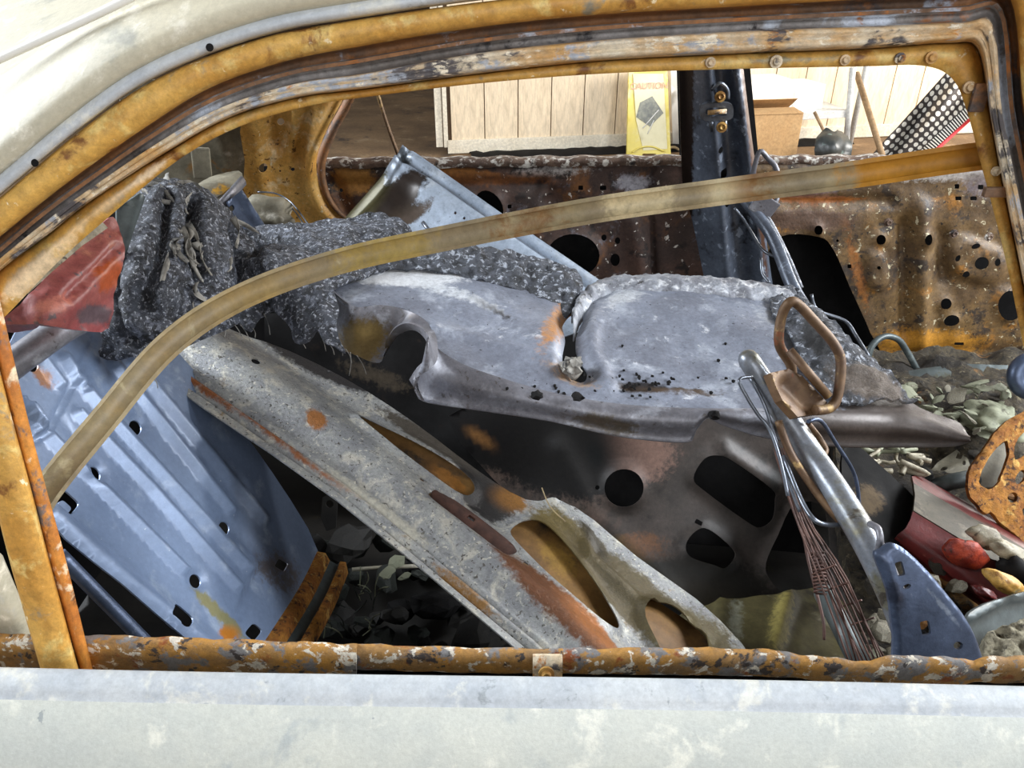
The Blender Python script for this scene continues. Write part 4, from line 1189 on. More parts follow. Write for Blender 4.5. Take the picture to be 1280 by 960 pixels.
# --- collapsed parcel shelf: grey top sheet, front flange, foil roll
TOP = [(415, 352, .76), (480, 325, .84), (560, 318, .88), (640, 335, .86), (710, 352, .86), (760, 352, .86), (860, 350, .85), (985, 362, .83), (1060, 430, .66), (1120, 505, .56), (1200, 545, .50),
       (543, 435, .585), (600, 465, .55), (690, 492, .525), (780, 507, .51), (880, 512, .51), (960, 512, .515), (1040, 514, .52), (1130, 520, .53), (600, 400, .69), (800, 430, .65), (700, 420, .645), (920, 430, .66), (450, 400, .62), (500, 395, .655)]
PT = spline_of(TOP)
PS = thing('parcel_shelf', 'collapsed grey steel parcel shelf with torn corner and ashen top', 'parcel shelf', tuple(PT(780, 507)[0]))
ridge = [(541, 430), (560, 446), (600, 465), (690, 492), (780, 507), (880, 512), (960, 512), (1040, 514), (1130, 519), (1180, 532), (1212, 547)]
rs = smooth(ridge, 5, False)
gap = smooth([(716, 385), (730, 392), (722, 415), (724, 440), (736, 462), (728, 470), (712, 462), (704, 445), (708, 420), (704, 400)], 4)
ol = np.vstack([rs, smooth([(1200, 530), (1150, 508), (1120, 488), (1060, 440), (1000, 372), (985, 362), (860, 352), (760, 354), (715, 366), (640, 345), (560, 325), (480, 330), (418, 350), (412, 360), (428, 378), (445, 384), (470, 380), (500, 384), (525, 396), (538, 412)], 3, False)])
def pt_rel(U, V):
    h = .006 * bump(dist(U, V, [(540, 410), (620, 435), (700, 455)]), 5) - .014 * bump(dist(U, V, gap, True), 10) + .010 * bump(dist(U, V, [(740, 400), (735, 440), (760, 480)]), 12)
    h += .010 * bump(dist(U, V, [(590, 380), (680, 425)]), 40) - .004 * bump(dist(U, V, [(740, 470), (900, 485), (1010, 495)]), 6) + .008 * bump(dist(U, V, [(780, 385), (900, 392), (960, 420)]), 26)
    return h
sheet('top_sheet', PT, ol, SHELF, PS, holes=[gap], step=6, relief=pt_rel, thick=.0022, rough=.0025, rscale=26,
      blobs=[(700, 400, 16, 60, 30, (176, 128, 84), .6), (716, 470, 40, 12, 20, (170, 140, 110), .5), (490, 346, 100, 12, 4, (214, 216, 220), .9), (570, 372, 60, 8, 22, (200, 204, 210), .6), (620, 395, 40, 4, 28, (58, 56, 58), .6), (1150, 522, 110, 30, 10, (92, 84, 80), 1.2), (980, 400, 50, 26, 20, (176, 180, 188), .5), (1060, 470, 60, 30, 20, (84, 78, 76), .9), (800, 482, 30, 8, 0, (46, 44, 46), .8), (850, 488, 80, 5, 2, (80, 66, 54), .7),
             (1000, 430, 30, 40, 0, (50, 50, 54), .6), (780, 375, 30, 12, -10, (190, 194, 200), .6)], label='ashen blue grey top sheet')
low = smooth([(520, 486), (532, 500), (600, 511), (690, 525), (770, 543), (856, 551), (868, 538), (884, 521), (905, 530), (960, 546), (1040, 556), (1130, 557), (1190, 556), (1213, 550)], 4, False)
n_ = len(rs)
lw = low[np.round(np.linspace(0, len(low) - 1, 70)).astype(int)]
rg = rs[np.round(np.linspace(0, len(rs) - 1, 70)).astype(int)]
# keep stations aligned by picture column
lw = np.stack([np.linspace(520, 1213, 140), np.interp(np.linspace(520, 1213, 140), low[:, 0], low[:, 1])], -1)
rg = np.stack([np.linspace(541, 1212, 140), np.interp(np.linspace(541, 1212, 140), rs[:, 0], rs[:, 1])], -1)
yr = PT(rg[:, 0], rg[:, 1])[:, 1]
mixq = lambda t: rg * (1 - t) + lw * t
fy = lambda t, d: at(mixq(t)[:, 0], mixq(t)[:, 1], yr + d)
strip('front_flange', [fy(0, .0), fy(.15, -.012), fy(.4, -.018), fy(.55, -.019), fy(.62, -.016), fy(.95, -.012), fy(1.0, -.016), fy(1.02, -.008)], FLANGE, PS, .002, label='grey purple folded front flange', stain_shade=blob_stain_shade(np.concatenate([mixq(t)[:, 0] for t in (0, .15, .4, .55, .62, .95, 1, 1.02)]), np.concatenate([mixq(t)[:, 1] for t in (0, .15, .4, .55, .62, .95, 1, 1.02)]), [(1130, 535, 130, 60, 0, (86, 78, 74), 1.2), (760, 530, 60, 12, 12, (84, 76, 66), .7), (640, 512, 90, 8, 10, (84, 82, 88), .6)]))
for (u, v, y_) in ((671, 494, .50), (722, 496, .50), (893, 519, .485)):
    bm = bmesh.new()
    bmesh.ops.create_icosphere(bm, subdivisions=2, radius=.008)
    for vv_ in bm.verts:
        vv_.co += vv_.co.normalized() * .004 * noise.noise(vv_.co * 200 + Vector((u, v, 0)))
        vv_.co.z *= .7
    bm_obj('charred_clip', bm, BLACKST, PS, frame_M(at(u, v, y_), (1, 0, 0)))
# torn and curled corner, olive underneath
tc_ = smooth([(412, 358), (432, 376), (448, 384), (472, 381), (500, 385), (526, 397), (541, 414), (545, 432), (543, 452), (528, 466), (518, 478), (520, 488), (530, 500)], 4, False)
inn = smooth([(416, 400), (420, 432), (440, 440), (462, 450), (478, 450), (482, 432), (492, 412), (508, 404), (526, 410), (537, 424), (538, 446), (524, 460), (514, 474)], 4, False)
ytc = PT(tc_[:, 0], tc_[:, 1])[:, 1]
ytc[-14:] = np.interp(np.arange(14), [0, 13], [ytc[-14], .56])
w0 = at(tc_[:, 0], tc_[:, 1], ytc - .002)
w1_ = at(tc_[:, 0] * .5 + inn[:, 0] * .5, tc_[:, 1] * .5 + inn[:, 1] * .5, ytc - .016)
w2_ = at(inn[:, 0], inn[:, 1], ytc + .004)
wst = blob_stain_shade(np.concatenate([tc_[:, 0], (tc_[:, 0] + inn[:, 0]) / 2, inn[:, 0]]), np.concatenate([tc_[:, 1], (tc_[:, 1] + inn[:, 1]) / 2, inn[:, 1]]), [(455, 425, 34, 30, 0, (118, 98, 58), 1), (520, 400, 14, 14, 0, (110, 106, 110), .6)])
strip('torn_corner', [w0, w1_, w2_], FLANGE, PS, .003, stain_shade=wst, label='curled torn corner, olive brown inside')
# rolled foil along the back edge
fo = [(716, 396), (728, 370), (760, 352), (820, 348), (880, 350), (940, 356), (990, 364)]
fs = smooth(fo, 26, False)
yb = PT(fs[:, 0], fs[:, 1])[:, 1]
rows = []
for a in np.linspace(-20, 200, 12):
    ca, sa = math.cos(R(a)), math.sin(R(a))
    base = at(fs[:, 0], fs[:, 1] + 14, yb - .02)
    ii = np.arange(len(fs))
    wr_ = np.array([noise.fractal(Vector((i_ * .16 + a * .014, a * .006, 3.0)), .8, 2.2, 4) for i_ in ii])
    rr = .025 * (1 + .16 * wr_ + .05 * np.abs(np.sin(ii * .55 + a * .045)))
    rows.append(base + np.stack([0 * rr, -rr * ca * 1.3, rr * sa * .9], -1))
strip('foil_roll', rows, FOIL, PS, .002, label='wrinkled ash grey foil roll on the back edge')
# crumbs of char on the shelf
rnd = random.Random(4)
crumb = None
for i in range(70):
    u, v = rnd.gauss(790, 45), rnd.gauss(480, 8)
    if i > 45:
        u, v = rnd.uniform(560, 1000), rnd.uniform(400, 500)
    p = PT(u, v)[0] + np.array([0, 0, .002])
    if crumb is None or i % 12 == 0:
        bm = bmesh.new()
        bmesh.ops.create_icosphere(bm, subdivisions=1, radius=.0022)
        for q in bm.verts:
            q.co *= rnd.uniform(.6, 1.5)
        crumb = bm_obj('char_crumb', bm, BLACKST, PS, frame_M(p, (1, 0, 0)))
        cp0 = p
    else:
        q = crumb.copy()
        q.location = crumb.location + Vector(p - cp0)
        COL.objects.link(q)
bm = bmesh.new()
bmesh.ops.create_icosphere(bm, subdivisions=3, radius=.014)
for q in bm.verts:
    q.co += q.co.normalized() * .008 * noise.fractal(q.co * 120, 1, 2, 4)
bm_obj('ash_lump', bm, SHRED, PS, frame_M(PT(716, 461)[0] + np.array([0, -.004, .006]), (1, 0, 0)), smooth_=False)

# --- charred foam blanket
PF = spline_of([(135, 440, .56), (145, 330, .62), (190, 238, .76), (260, 245, .80), (330, 285, .86), (430, 275, .92), (500, 292, .92), (180, 455, .54), (250, 420, .60), (330, 390, .68), (420, 435, .60), (250, 330, .655), (350, 335, .72), (440, 320, .80), (400, 400, .63), (195, 350, .585)])
CF = thing('charred_foam_blanket', 'lumpy black charred foam blanket with torn fringe', 'charred foam', tuple(PF(250, 420)[0]))
fo_ = smooth([(126, 446), (134, 420), (140, 360), (146, 310), (158, 268), (180, 242), (205, 234), (240, 236), (268, 252), (300, 272), (334, 281), (390, 277), (432, 272), (478, 269), (505, 285), (520, 305), (510, 325), (470, 340), (430, 352), (415, 362), (424, 385), (420, 410), (432, 440), (418, 432), (405, 428), (396, 412), (384, 424), (368, 428), (362, 410), (352, 398), (338, 388), (326, 396), (314, 412), (300, 404), (288, 410), (270, 418), (246, 428), (220, 440), (204, 452), (186, 462), (170, 446), (150, 450)], 3)
def cf_rel(U, V):
    h = .030 * bump(dist(U, V, [(200, 260), (170, 400)]), 36) + .022 * bump(dist(U, V, [(250, 270), (270, 360)]), 30) + .014 * bump(dist(U, V, [(340, 330), (500, 290)]), 22)
    h -= .03 * bump(dist(U, V, [(236, 262), (232, 300), (246, 350)]), 6) + .018 * bump(dist(U, V, [(165, 300), (160, 380), (175, 430)]), 5) + .03 * bump(dist(U, V, [(300, 268), (330, 300), (318, 325)]), 6) + .022 * bump(dist(U, V, [(210, 262), (200, 330), (186, 380)]), 5) + .02 * bump(dist(U, V, [(285, 290), (300, 345), (290, 390)]), 5) + .02 * bump(dist(U, V, [(335, 298), (372, 305)]), 5)
    h += .016 * bump(dist(U, V, [(318, 335), (345, 345)]), 18)
    return h
sheet('foam', PF, fo_, CHAR, CF, step=4, relief=cf_rel, thick=.006, rough=.007, rscale=42, seed=2)
# curled ash ribbons
rib_defs = [[(238, 290), (246, 310), (252, 335), (266, 360)], [(246, 288), (258, 305), (264, 330), (275, 350)], [(262, 300), (270, 318), (282, 325), (292, 318)], [(280, 330), (292, 322), (298, 340), (280, 352)], [(192, 238), (212, 244), (230, 262), (242, 280)], [(200, 236), (225, 240), (250, 236), (262, 246)], [(196, 246), (206, 258), (226, 262)], [(300, 280), (308, 296), (304, 316)], [(222, 330), (218, 345), (214, 360)], [(330, 298), (318, 290), (306, 284)]]
rr_ = random.Random(8)
for i in range(26):
    u, v = (rr_.gauss(258, 15), rr_.gauss(316, 22)) if i < 16 else (rr_.gauss(222, 22), rr_.gauss(246, 7))
    an_ = rr_.uniform(50, 110) if i < 16 else rr_.uniform(-10, 60)
    l_ = rr_.uniform(14, 30)
    dx_, dy_ = math.cos(R(an_)) * l_, math.sin(R(an_)) * l_
    rib_defs.append([(u - dx_ / 2, v - dy_ / 2), (u + rr_.uniform(-8, 8), v), (u + dx_ / 2, v + dy_ / 2)])
for i, d in enumerate(rib_defs):
    q = smooth(d, 6, False)
    c_ = PF(q[:, 0], q[:, 1]) + np.array([0, -.026 if i not in (8,) else -.02, .018])
    tw = np.linspace(0, 1.6, len(q)) + i
    w_ = .0055 * (1 - .5 * np.linspace(0, 1, len(q)))
    sd = np.stack([np.cos(tw) * w_, np.sin(tw) * w_ * .6, np.sin(tw) * w_], -1)
    strip('ash_ribbon', [c_ - sd, c_ - sd * .3 + np.array([0, -.003, .002]), c_ + sd * .4, c_ + sd], SHRED, CF, .0008)
# fringe fibres
for i in range(16):
    u = [168, 178, 190, 280, 300, 316, 424, 432, 438, 446, 170, 330, 372, 398, 410, 290][i]
    v = [444, 452, 470, 408, 405, 410, 432, 436, 440, 444, 440, 392, 424, 415, 428, 402][i]
    p = PF(u, v)[0]
    e = p + np.array([rnd.uniform(-.004, .014), rnd.uniform(-.01, .0), -rnd.uniform(.012, .034)])
    tube('fibre', [p, (p + e) / 2 + np.array([.002, 0, 0]), e], .0006, SHRED, CF, 5)
# burnt fibre mat along the shelf crest
PM = spline_of([(430, 330, .80), (520, 310, .86), (600, 318, .88), (660, 330, .88), (715, 345, .86), (725, 375, .80), (690, 395, .75), (620, 360, .80), (540, 340, .82), (480, 340, .80)])
o = sheet('burnt_fibre_mat', PM, smooth([(420, 352), (460, 330), (520, 312), (580, 314), (640, 322), (690, 334), (718, 348), (727, 366), (716, 392), (704, 404), (692, 388), (664, 378), (630, 366), (590, 356), (540, 344), (490, 342)], 4), ASHFIBRE, None, step=4, thick=.004, relief=lambda U, V: .012 + .012 * bump(dist(U, V, [(560, 325), (640, 345), (710, 360)]), 16), rough=.008, rscale=50, seed=5)
tag(o, 'black and ash grey fibre mat along the back of the parcel shelf', 'fibre mat')

PQ = lambda U, V: PT(U, V) + np.array([0, -.004, .004])
o = sheet('charred_mat', PQ, smooth([(962, 372), (988, 364), (1012, 386), (1050, 420), (1090, 458), (1124, 494), (1142, 506), (1100, 509), (1050, 508), (1018, 490), (1004, 462), (990, 432), (966, 404)], 4), ASHFIBRE, None, step=4, thick=.004, rough=.008, rscale=45, seed=9, relief=lambda U, V: .006 + .010 * bump(dist(U, V, [(1000, 400), (1060, 460), (1100, 495)]), 20),
          blobs=[(1080, 488, 50, 20, 20, (96, 84, 74), 1.1), (1020, 430, 20, 40, -30, (40, 40, 42), .8)])
tag(o, 'charred brown grey mat on the right end of the parcel shelf', 'mat')

# --- pale corner of a lid standing behind
PL = plane_of([(503, 188, 1.17), (431, 271, 1.02), (743, 353, .98)])
LD = thing('trunk_lid', 'pale blue steel lid corner standing up behind the foam', 'car lid', tuple(PL(600, 380)))
re_ = [(503, 186), (631, 276), (745, 355), (790, 386)]
le_ = [(503, 186), (473, 223), (428, 274)]
def ld_rel(U, V):
    d = dist(U, V, re_)
    e = dist(U, V, le_)
    h = .010 * bump(d - 2, 4) - .006 * bump(d - 9, 3.5) + .006 * bump(d - 15, 4) - .010 * step_(d, 24, 40) + .004 * bump(e, 5) - .006 * bump(e - 9, 5)
    h += -.018 * bump(dist(U, V, [(495, 262), (545, 300)]), 26) + .010 * bump(dist(U, V, [(530, 235), (620, 300), (690, 345)]), 12) + .012 * bump(dist(U, V, [(560, 290), (575, 310)]), 12)
    return h
sheet('panel', PL, [(503, 186), (512, 190), (631, 274), (748, 353), (792, 388), (700, 420), (520, 380), (428, 330), (428, 273), (473, 222)], LID, LD, step=5, lines=[(re_, (0, 2, 5, 7, 9, 12, 15, 19, 24, 30, 36)), (le_, (-3, -6, -9, -12, -16, 3, 6, 9, 12, 16))], relief=ld_rel, thick=.003, holes=[rrect(569, 268, 1.5, 1.2, 30), rrect(580, 275, 1.5, 1.2, 30), ell(518, 282, 1.4, 1.4, 0, 6)],
      blobs=[(494, 240, 46, 18, -28, (48, 40, 36), 1.2), (500, 262, 34, 12, -20, (72, 62, 54), .9), (450, 252, 48, 15, -48, (92, 88, 62), 1.2), (512, 262, 40, 7, -20, (96, 84, 76), .6), (503, 196, 16, 8, 40, (96, 104, 112), .7)])
tube('wire_tab', [PL(530, 280) + np.array([0, -.02, .01]), PL(542, 294) + np.array([0, -.02, .008])], .004, STEELWIRE, LD, 6, smooth_path=False)

# --- scraps near the far quarter
o = box('mounting_bracket', at(252, 204, 1.12), (.034, .008, .06), GREYDIRT, None, (1, .2, -.1), (.12, 0, 1), bevel=.003)
tag(o, 'upright pale grey bracket above the charred foam', 'bracket')
o = sheet('bent_plate', plane_of([(250, 232, 1.05), (300, 222, 1.12), (270, 248, 1.0)]), smooth([(244, 238), (262, 222), (292, 216), (304, 226), (285, 238), (262, 250)], 3), GREYDIRT, None, step=5, thick=.003, relief=lambda U, V: .01 * bump(dist(U, V, [(250, 240), (300, 222)]), 8), blobs=[(275, 240, 14, 4, -20, (200, 150, 50), .9)])
tag(o, 'bent grey plate with a yellow streak behind the foam', 'plate')
o = tube('grey_bar', [at(272, 262, .98), at(304, 226, 1.06)], .011, FLANGE, None, 8, smooth_path=False, flat=.5)
tag(o, 'short grey bar crossing the bent plate', 'bar')
o = sheet('blue_bracket', plane_of([(290, 250, 1.0), (318, 240, 1.05), (310, 285, .98)]), [(284, 252), (300, 240), (330, 284), (304, 290)], BLUEPLATE, None, step=4, thick=.004, holes=[ell(290, 260, 3, 4, 0, 10)], relief=lambda U, V: .012 * bump(dist(U, V, [(298, 242), (326, 286)]), 5))
tag(o, 'blue grey bracket with one hole behind the foam', 'bracket')
for i, (d_, lab) in enumerate(((0, 'upper thin wire arching over the yellow pillar foot'), (6, 'lower thin wire arching over the yellow pillar foot'))):
    o = tube('thin_wire', path([(322, 240 + d_, 1.2), (345, 242 + d_, 1.2), (365, 254 + d_, 1.18), (388 - d_, 284, 1.1)]), .0018, STEELWIRE, None, 6)
    tag(o, lab, 'wire')
bm = bmesh.new()
bmesh.ops.create_icosphere(bm, subdivisions=3, radius=.035)
for q in bm.verts:
    q.co += q.co.normalized() * .02 * noise.fractal(q.co * 40, 1, 2, 4)
    q.co.x *= 1.5
o = bm_obj('rust_scrap', bm, GREYDIRT, None, frame_M(at(338, 268, 1.15), (1, 0, 0)), smooth_=True)
tag(o, 'crumpled ochre scrap at the foot of the yellow pillar', 'scrap')

# --- bowed strip across the window
st_p = [(45, 640, .10), (64, 606, .115), (130, 525, .15), (210, 432, .19), (300, 372, .215), (420, 328, .225), (560, 297, .22), (740, 263, .20), (900, 240, .185), (1060, 219, .165), (1180, 201, .145), (1260, 191, .13)]
q = smooth(st_p, 8, False)
c_ = at(q[:, 0], q[:, 1], q[:, 2])
t_ = np.gradient(c_, axis=0)
t_ /= np.linalg.norm(t_, axis=1)[:, None]
up = np.cross(np.array([0, -1, 0.25]), t_)
up /= -np.linalg.norm(up, axis=1)[:, None]
hw = np.linspace(.0084, .0056, len(q))[:, None]
nf = np.cross(t_, up)
rows = [c_ - up * hw - nf * .002, c_ - up * hw * .85 + nf * .001, c_ + nf * .002, c_ + up * hw * .85 + nf * .001, c_ + up * hw - nf * .002]
uq = np.tile(q[:, 0], 5); vq = np.tile(q[:, 1], 5)
sst = blob_stain_shade(uq, vq, [(800, 252, 60, 30, 0, (206, 190, 150), .6), (930, 236, 60, 30, 0, (138, 102, 60), .5), (1150, 204, 110, 30, 0, (186, 132, 44), 1), (660, 280, 60, 30, 0, (132, 98, 60), .5), (900, 240, 20, 12, 0, (210, 198, 160), .8), (480, 315, 90, 30, 0, (168, 146, 84), .6)])
sg = nf[0] @ np.array([0, -1, 0])
o = strip('window_guide_strip', rows, STRAP, None, .003, flip=bool(sg > 0) ^ True, stain_shade=sst)
tag(o, 'bowed tan metal strip spanning the empty window opening', 'metal strip')

# --- front seat back frame
SF = thing('stripped_seat', 'bare tubular seat frame with hooked loop and blue recliner plate', 'seat frame', tuple(at(1130, 830, .22)))
tube('frame_tube', path([(936, 450, .50), (970, 502, .47), (1010, 562, .43), (1050, 622, .37), (1090, 690, .31), (1125, 770, .26), (1150, 850, .22)]), [.0135, .0145, .0155, .0165, .0165, .015, .015], TUBE, SF, 18, 6, round_end=True, label='shiny grey main tube')
loop = path([(990, 470, .49), (988, 455, .49), (974, 430, .49), (977, 396, .50), (987, 378, .50), (998, 381, .50), (1020, 404, .49), (1041, 428, .48), (1051, 452, .47), (1047, 494, .45), (1037, 510, .44), (1018, 513, .43)])
tube('hook_loop', loop, .0062, BROWNROD, SF, 12, 5, label='brown rusted hooked loop')
tube('loop_rod', path([(987, 438, .475), (1036, 496, .445)]), .0055, BROWNROD, SF, 10, smooth_path=False)
sheet('loop_bracket', plane_of([(964, 466, .45), (1002, 471, .46), (996, 520, .42)]), [(963, 466), (986, 461), (1003, 470), (1034, 503), (1026, 516), (997, 521), (978, 500)], BROWNROD, SF, step=4, thick=.014, relief=lambda U, V: -.010 * bump(dist(U, V, [(985, 480), (1010, 505)]), 9), label='brown bent bracket')
rp = smooth([(1096, 696), (1104, 688), (1118, 680), (1138, 691), (1167, 720), (1190, 748), (1206, 768), (1221, 794), (1233, 830), (1236, 870), (1128, 870), (1120, 800), (1112, 740)], 3)
def rec_rel(U, V):
    d = dist(U, V, rp, True)
    return -.005 * step_(-d, -4, 0) + .003 * bump(dist(U, V, [(1110, 700), (1122, 745)]), 4)
sheet('recliner_plate', plane_of([(1100, 690, .27), (1210, 770, .24), (1130, 860, .20)]), rp, BLUEPLATE, SF, holes=[ell(1134, 733, 5, 3, -20, 12), ell(1198, 807, 6, 5, 0, 12), rrect(1125, 711, 5, 9, -14), rrect(1157, 785, 6, 9, -12)], step=4, blobs=[(1120, 745, 10, 30, -20, (60, 66, 82), .7), (1180, 760, 40, 4, 50, (130, 140, 156), .6)], relief=rec_rel, thick=.004, label='blue steel recliner plate')  # the pale streak paints a highlight along the right edge
tube('clamp', path([(1088, 655, .32), (1098, 662, .30), (1100, 680, .29), (1094, 694, .30)]), .004, FLANGE, SF, 8)
for pts, r_, m_ in (([(940, 471, .47), (924, 475, .46), (934, 497, .45), (948, 519, .44), (962, 537, .43), (975, 575, .40), (985, 620, .37)], .0022, STEELWIRE),
                    ([(938, 472, .48), (955, 505, .46), (968, 545, .44), (985, 600, .40), (1000, 640, .37)], .0022, STEELWIRE),
                    ([(1010, 527, .44), (1026, 526, .45), (1046, 556, .46), (1066, 588, .46), (1073, 618, .45), (1074, 660, .44)], .0026, BLUEPLATE),
                    ([(979, 570, .42), (1000, 622, .37), (1016, 648, .34), (1034, 656, .34), (1064, 655, .36)], .003, STEELWIRE),
                    ([(973, 526, .44), (987, 564, .42), (1012, 604, .39), (1040, 640, .36), (1068, 668, .34)], .0048, BROWNROD),
                    ([(1010, 530, .46), (1022, 545, .46), (1032, 562, .45), (1028, 570, .44)], .004, BROWNROD)):
    tube('support_wire', path(pts), r_, m_, SF, 8)
# coil springs
def coil(name, a, b, rad, turns, wr, mat, parent):
    a, b = np.array(a), np.array(b)
    ax_ = (b - a) / np.linalg.norm(b - a)
    u_ = np.cross(ax_, [0, 1, 0]); u_ /= np.linalg.norm(u_)
    v_ = np.cross(ax_, u_)
    t = np.linspace(0, 1, turns * 10)
    p = a + (b - a) * t[:, None] + rad * (np.cos(t * turns * 6.2832)[:, None] * u_ + np.sin(t * turns * 6.2832)[:, None] * v_)
    return tube(name, p, wr, mat, parent, 5, smooth_path=False)
coil('spring', at(1000, 530, .47), at(1012, 566, .45), .006, 8, .0014, STEELWIRE, SF)
coil('spring', at(1022, 690, .38), at(1026, 742, .34), .0075, 12, .0014, RUSTWIRE, SF)
# wire bundle
for i in range(11):
    f = i / 10
    a = (968 + 12 * f, 560 + 6 * (i % 3), .46)
    m1 = (992 + 16 * f, 640 + 5 * (i % 2), .40 + .02 * (i % 3))
    m2 = (1026 + 34 * f + 6 * math.sin(i), 730 + 6 * math.sin(i * 2.1), .33 + .02 * (i % 2))
    e = (1062 + 48 * f, 830, .27 + .01 * (i % 3))
    tube('mesh_wire', path([a, m1, m2, e]), .0012, RUSTWIRE, SF, 5)
for i in range(4):
    tube('mesh_wire', path([(1022 + 14 * i, 715 + 22 * i, .345), (1045 + 16 * i, 706 + 22 * i, .33)]), .0012, RUSTWIRE, SF, 5, smooth_path=False)
o = tube('lower_tube', path([(1030, 742, .42), (1048, 775, .37), (1080, 840, .30)]), [.014, .014, .014], GREENPL, None, 14, smooth_path=False, round_end=True)
tag(o, 'green grey tube standing under the rusty wires', 'tube')
tube('rear_wire', path([(1000, 640, .47), (1010, 700, .42), (1028, 770, .36), (1030, 800, .34)]), .002, RUSTWIRE, SF, 6)

# --- second seat frame further back
SG = thing('stripped_seat', 'thinner dark tube seat frame leaning by the dark pillar', 'seat frame', tuple(at(1016, 420, .92)))
tube('frame_tube', path([(928, 246, 1.16), (964, 294, 1.10), (990, 357, 1.0), (1010, 392, .95), (1030, 430, .90)]), [.011, .012, .0125, .0125, .0125], PILLAR, SG, 12)
tube('support_wire', path([(940, 225, 1.17), (944, 205, 1.17), (950, 189, 1.17), (960, 198, 1.17), (971, 212, 1.16), (972, 240, 1.15), (968, 254, 1.14), (950, 262, 1.14)]), .005, FLANGE, SG, 8)
tube('support_wire', path([(918, 260, 1.14), (930, 275, 1.13), (950, 308, 1.10), (962, 318, 1.08), (975, 322, 1.07)]), .003, STEELWIRE, SG, 8)
tube('support_wire', path([(952, 262, 1.14), (965, 280, 1.12), (985, 320, 1.07), (1002, 360, 1.02)]), .004, FOIL, SG, 8)
tube('support_wire', path([(1014, 368, 1.0), (1022, 388, .99), (1056, 401, .98), (1070, 420, .95), (1086, 446, .90)]), .0035, STEELWIRE, SG, 8)
tube('support_wire', path([(951, 322, 1.09), (953, 342, 1.07), (962, 354, 1.05)]), .003, STEELWIRE, SG, 8)
box('pivot_plate', at(955, 258, 1.13), (.05, .006, .04), FLANGE, SG, (1, 0, -.6), bevel=.002)

# ------------------------------------------------------------------ debris on the seat base (right) and floor (left)
ZM = .46
def PZ(U, V):
    return at_z(U, V, ZM)
o = sheet('burnt_rubble', PZ, [(1035, 442), (1110, 436), (1310, 436), (1340, 560), (1340, 870), (1120, 880), (1070, 780), (1050, 640)], RUBBLE, None, step=6, thick=.03, rough=.022, rscale=16, seed=7, relief=lambda U, V: .05 * bump(dist(U, V, [(1150, 520), (1260, 520)]), 34),
          blobs=[(1240, 740, 60, 30, 0, (170, 120, 50), .6), (1100, 640, 60, 60, 0, (44, 38, 32), .8), (1150, 460, 60, 14, 0, (40, 34, 28), .7)])
o['kind'] = 'stuff'
tag(o, 'burnt brown rubble heaped on the front seat base', 'rubble')

def chip_mesh(rnd, size, flat=.3, rough=.35):
    bm = bmesh.new()
    bmesh.ops.create_icosphere(bm, subdivisions=2, radius=size)
    sd_ = rnd.uniform(0, 90)
    for q in bm.verts:
        q.co *= 1 + rough * 1.1 * noise.fractal(q.co * 1.2 + Vector((sd_, 0, 0)), .8, 2.2, 3) + rnd.uniform(-.12, .12)
        q.co.z *= flat
    return bm


TONE = {'pale_green_flake': 'pale green', 'ash_rubble': 'brown', 'grey_dirty_panel': 'dirty grey', 'soot_shade_black': 'soot black', 'bright_orange_rust': 'orange rusted', 'dark_green_clinker': 'dark green', 'burnt_floor_pan': 'dark brown'}


def scatter(name, spots, mats, label, cat, group, seed, flat=.3, protos=6):
    rnd = random.Random(seed)
    ps = []
    kept = []
    for i, (u, v, z, s) in enumerate(spots):
        p = at_z(u, v, z)
        if any(np.linalg.norm(p - k_) < .85 * (s + s_) for k_, s_ in kept):
            continue
        kept.append((p, s))
        if len(ps) < protos:
            bm = chip_mesh(rnd, 1.0, flat)
            o = bm_obj(name, bm, mats[i % len(mats)], None, None, None, False, (0, 0, 0))
            ps.append(o)
        else:
            o = ps[i % protos].copy()
            COL.objects.link(o)
        o.location = p
        o.scale = (s * rnd.uniform(.8, 1.4), s * rnd.uniform(.6, 1.1), s * rnd.uniform(.7, 1.2))
        o.rotation_euler = (rnd.uniform(-.7, .7), rnd.uniform(-.7, .7), rnd.uniform(0, 6.28))
        tag(o, label.format(TONE[o.data.materials[0].name]), cat, group)


rn = random.Random(11)
sp_ = [(1130, 490, .56, .022), (1160, 510, .55, .020), (1245, 500, .54, .016), (1220, 480, .52, .02), (1195, 495, .54, .018)]
for i in range(160):
    u = rn.uniform(1118, 1268); v = rn.uniform(482, 545)
    sp_.append((u, v, .53 + rn.uniform(-.01, .03), rn.uniform(.006, .016)))
scatter('plastic_flake', sp_, [FLAKE, FLAKE, RUBBLE, FLAKE, GREYDIRT, FLAKE], '{} flake of burnt plastic on the rubble below the far front door', 'flake', 'flakes below the far front door', 3, .22)
sp_ = []
for i in range(90):
    u = rn.uniform(1085, 1215); v = rn.uniform(690, 830)
    sp_.append((u, v, .50 + rn.uniform(-.02, .03), rn.uniform(.008, .02)))
scatter('rubble_chunk', sp_, [GREYDIRT, RUBBLE, FLAKE, BLACKST, RUSTPLATE, RUBBLE], 'small {} burnt chunk lying behind the blue recliner plate', 'chunk', 'chunks behind the recliner plate', 5, .5)
sp_ = []
for i in range(30):
    u = rn.uniform(1215, 1285); v = rn.uniform(560, 640)
    sp_.append((u, v, .50 + rn.uniform(-.02, .03), rn.uniform(.008, .022)))
scatter('rust_chunk', sp_, [RUSTPLATE, GREYDIRT, RUBBLE, BLACKST], '{} chunk lying behind the round rusted plate', 'chunk', 'chunks behind the rusted plate', 6, .4)
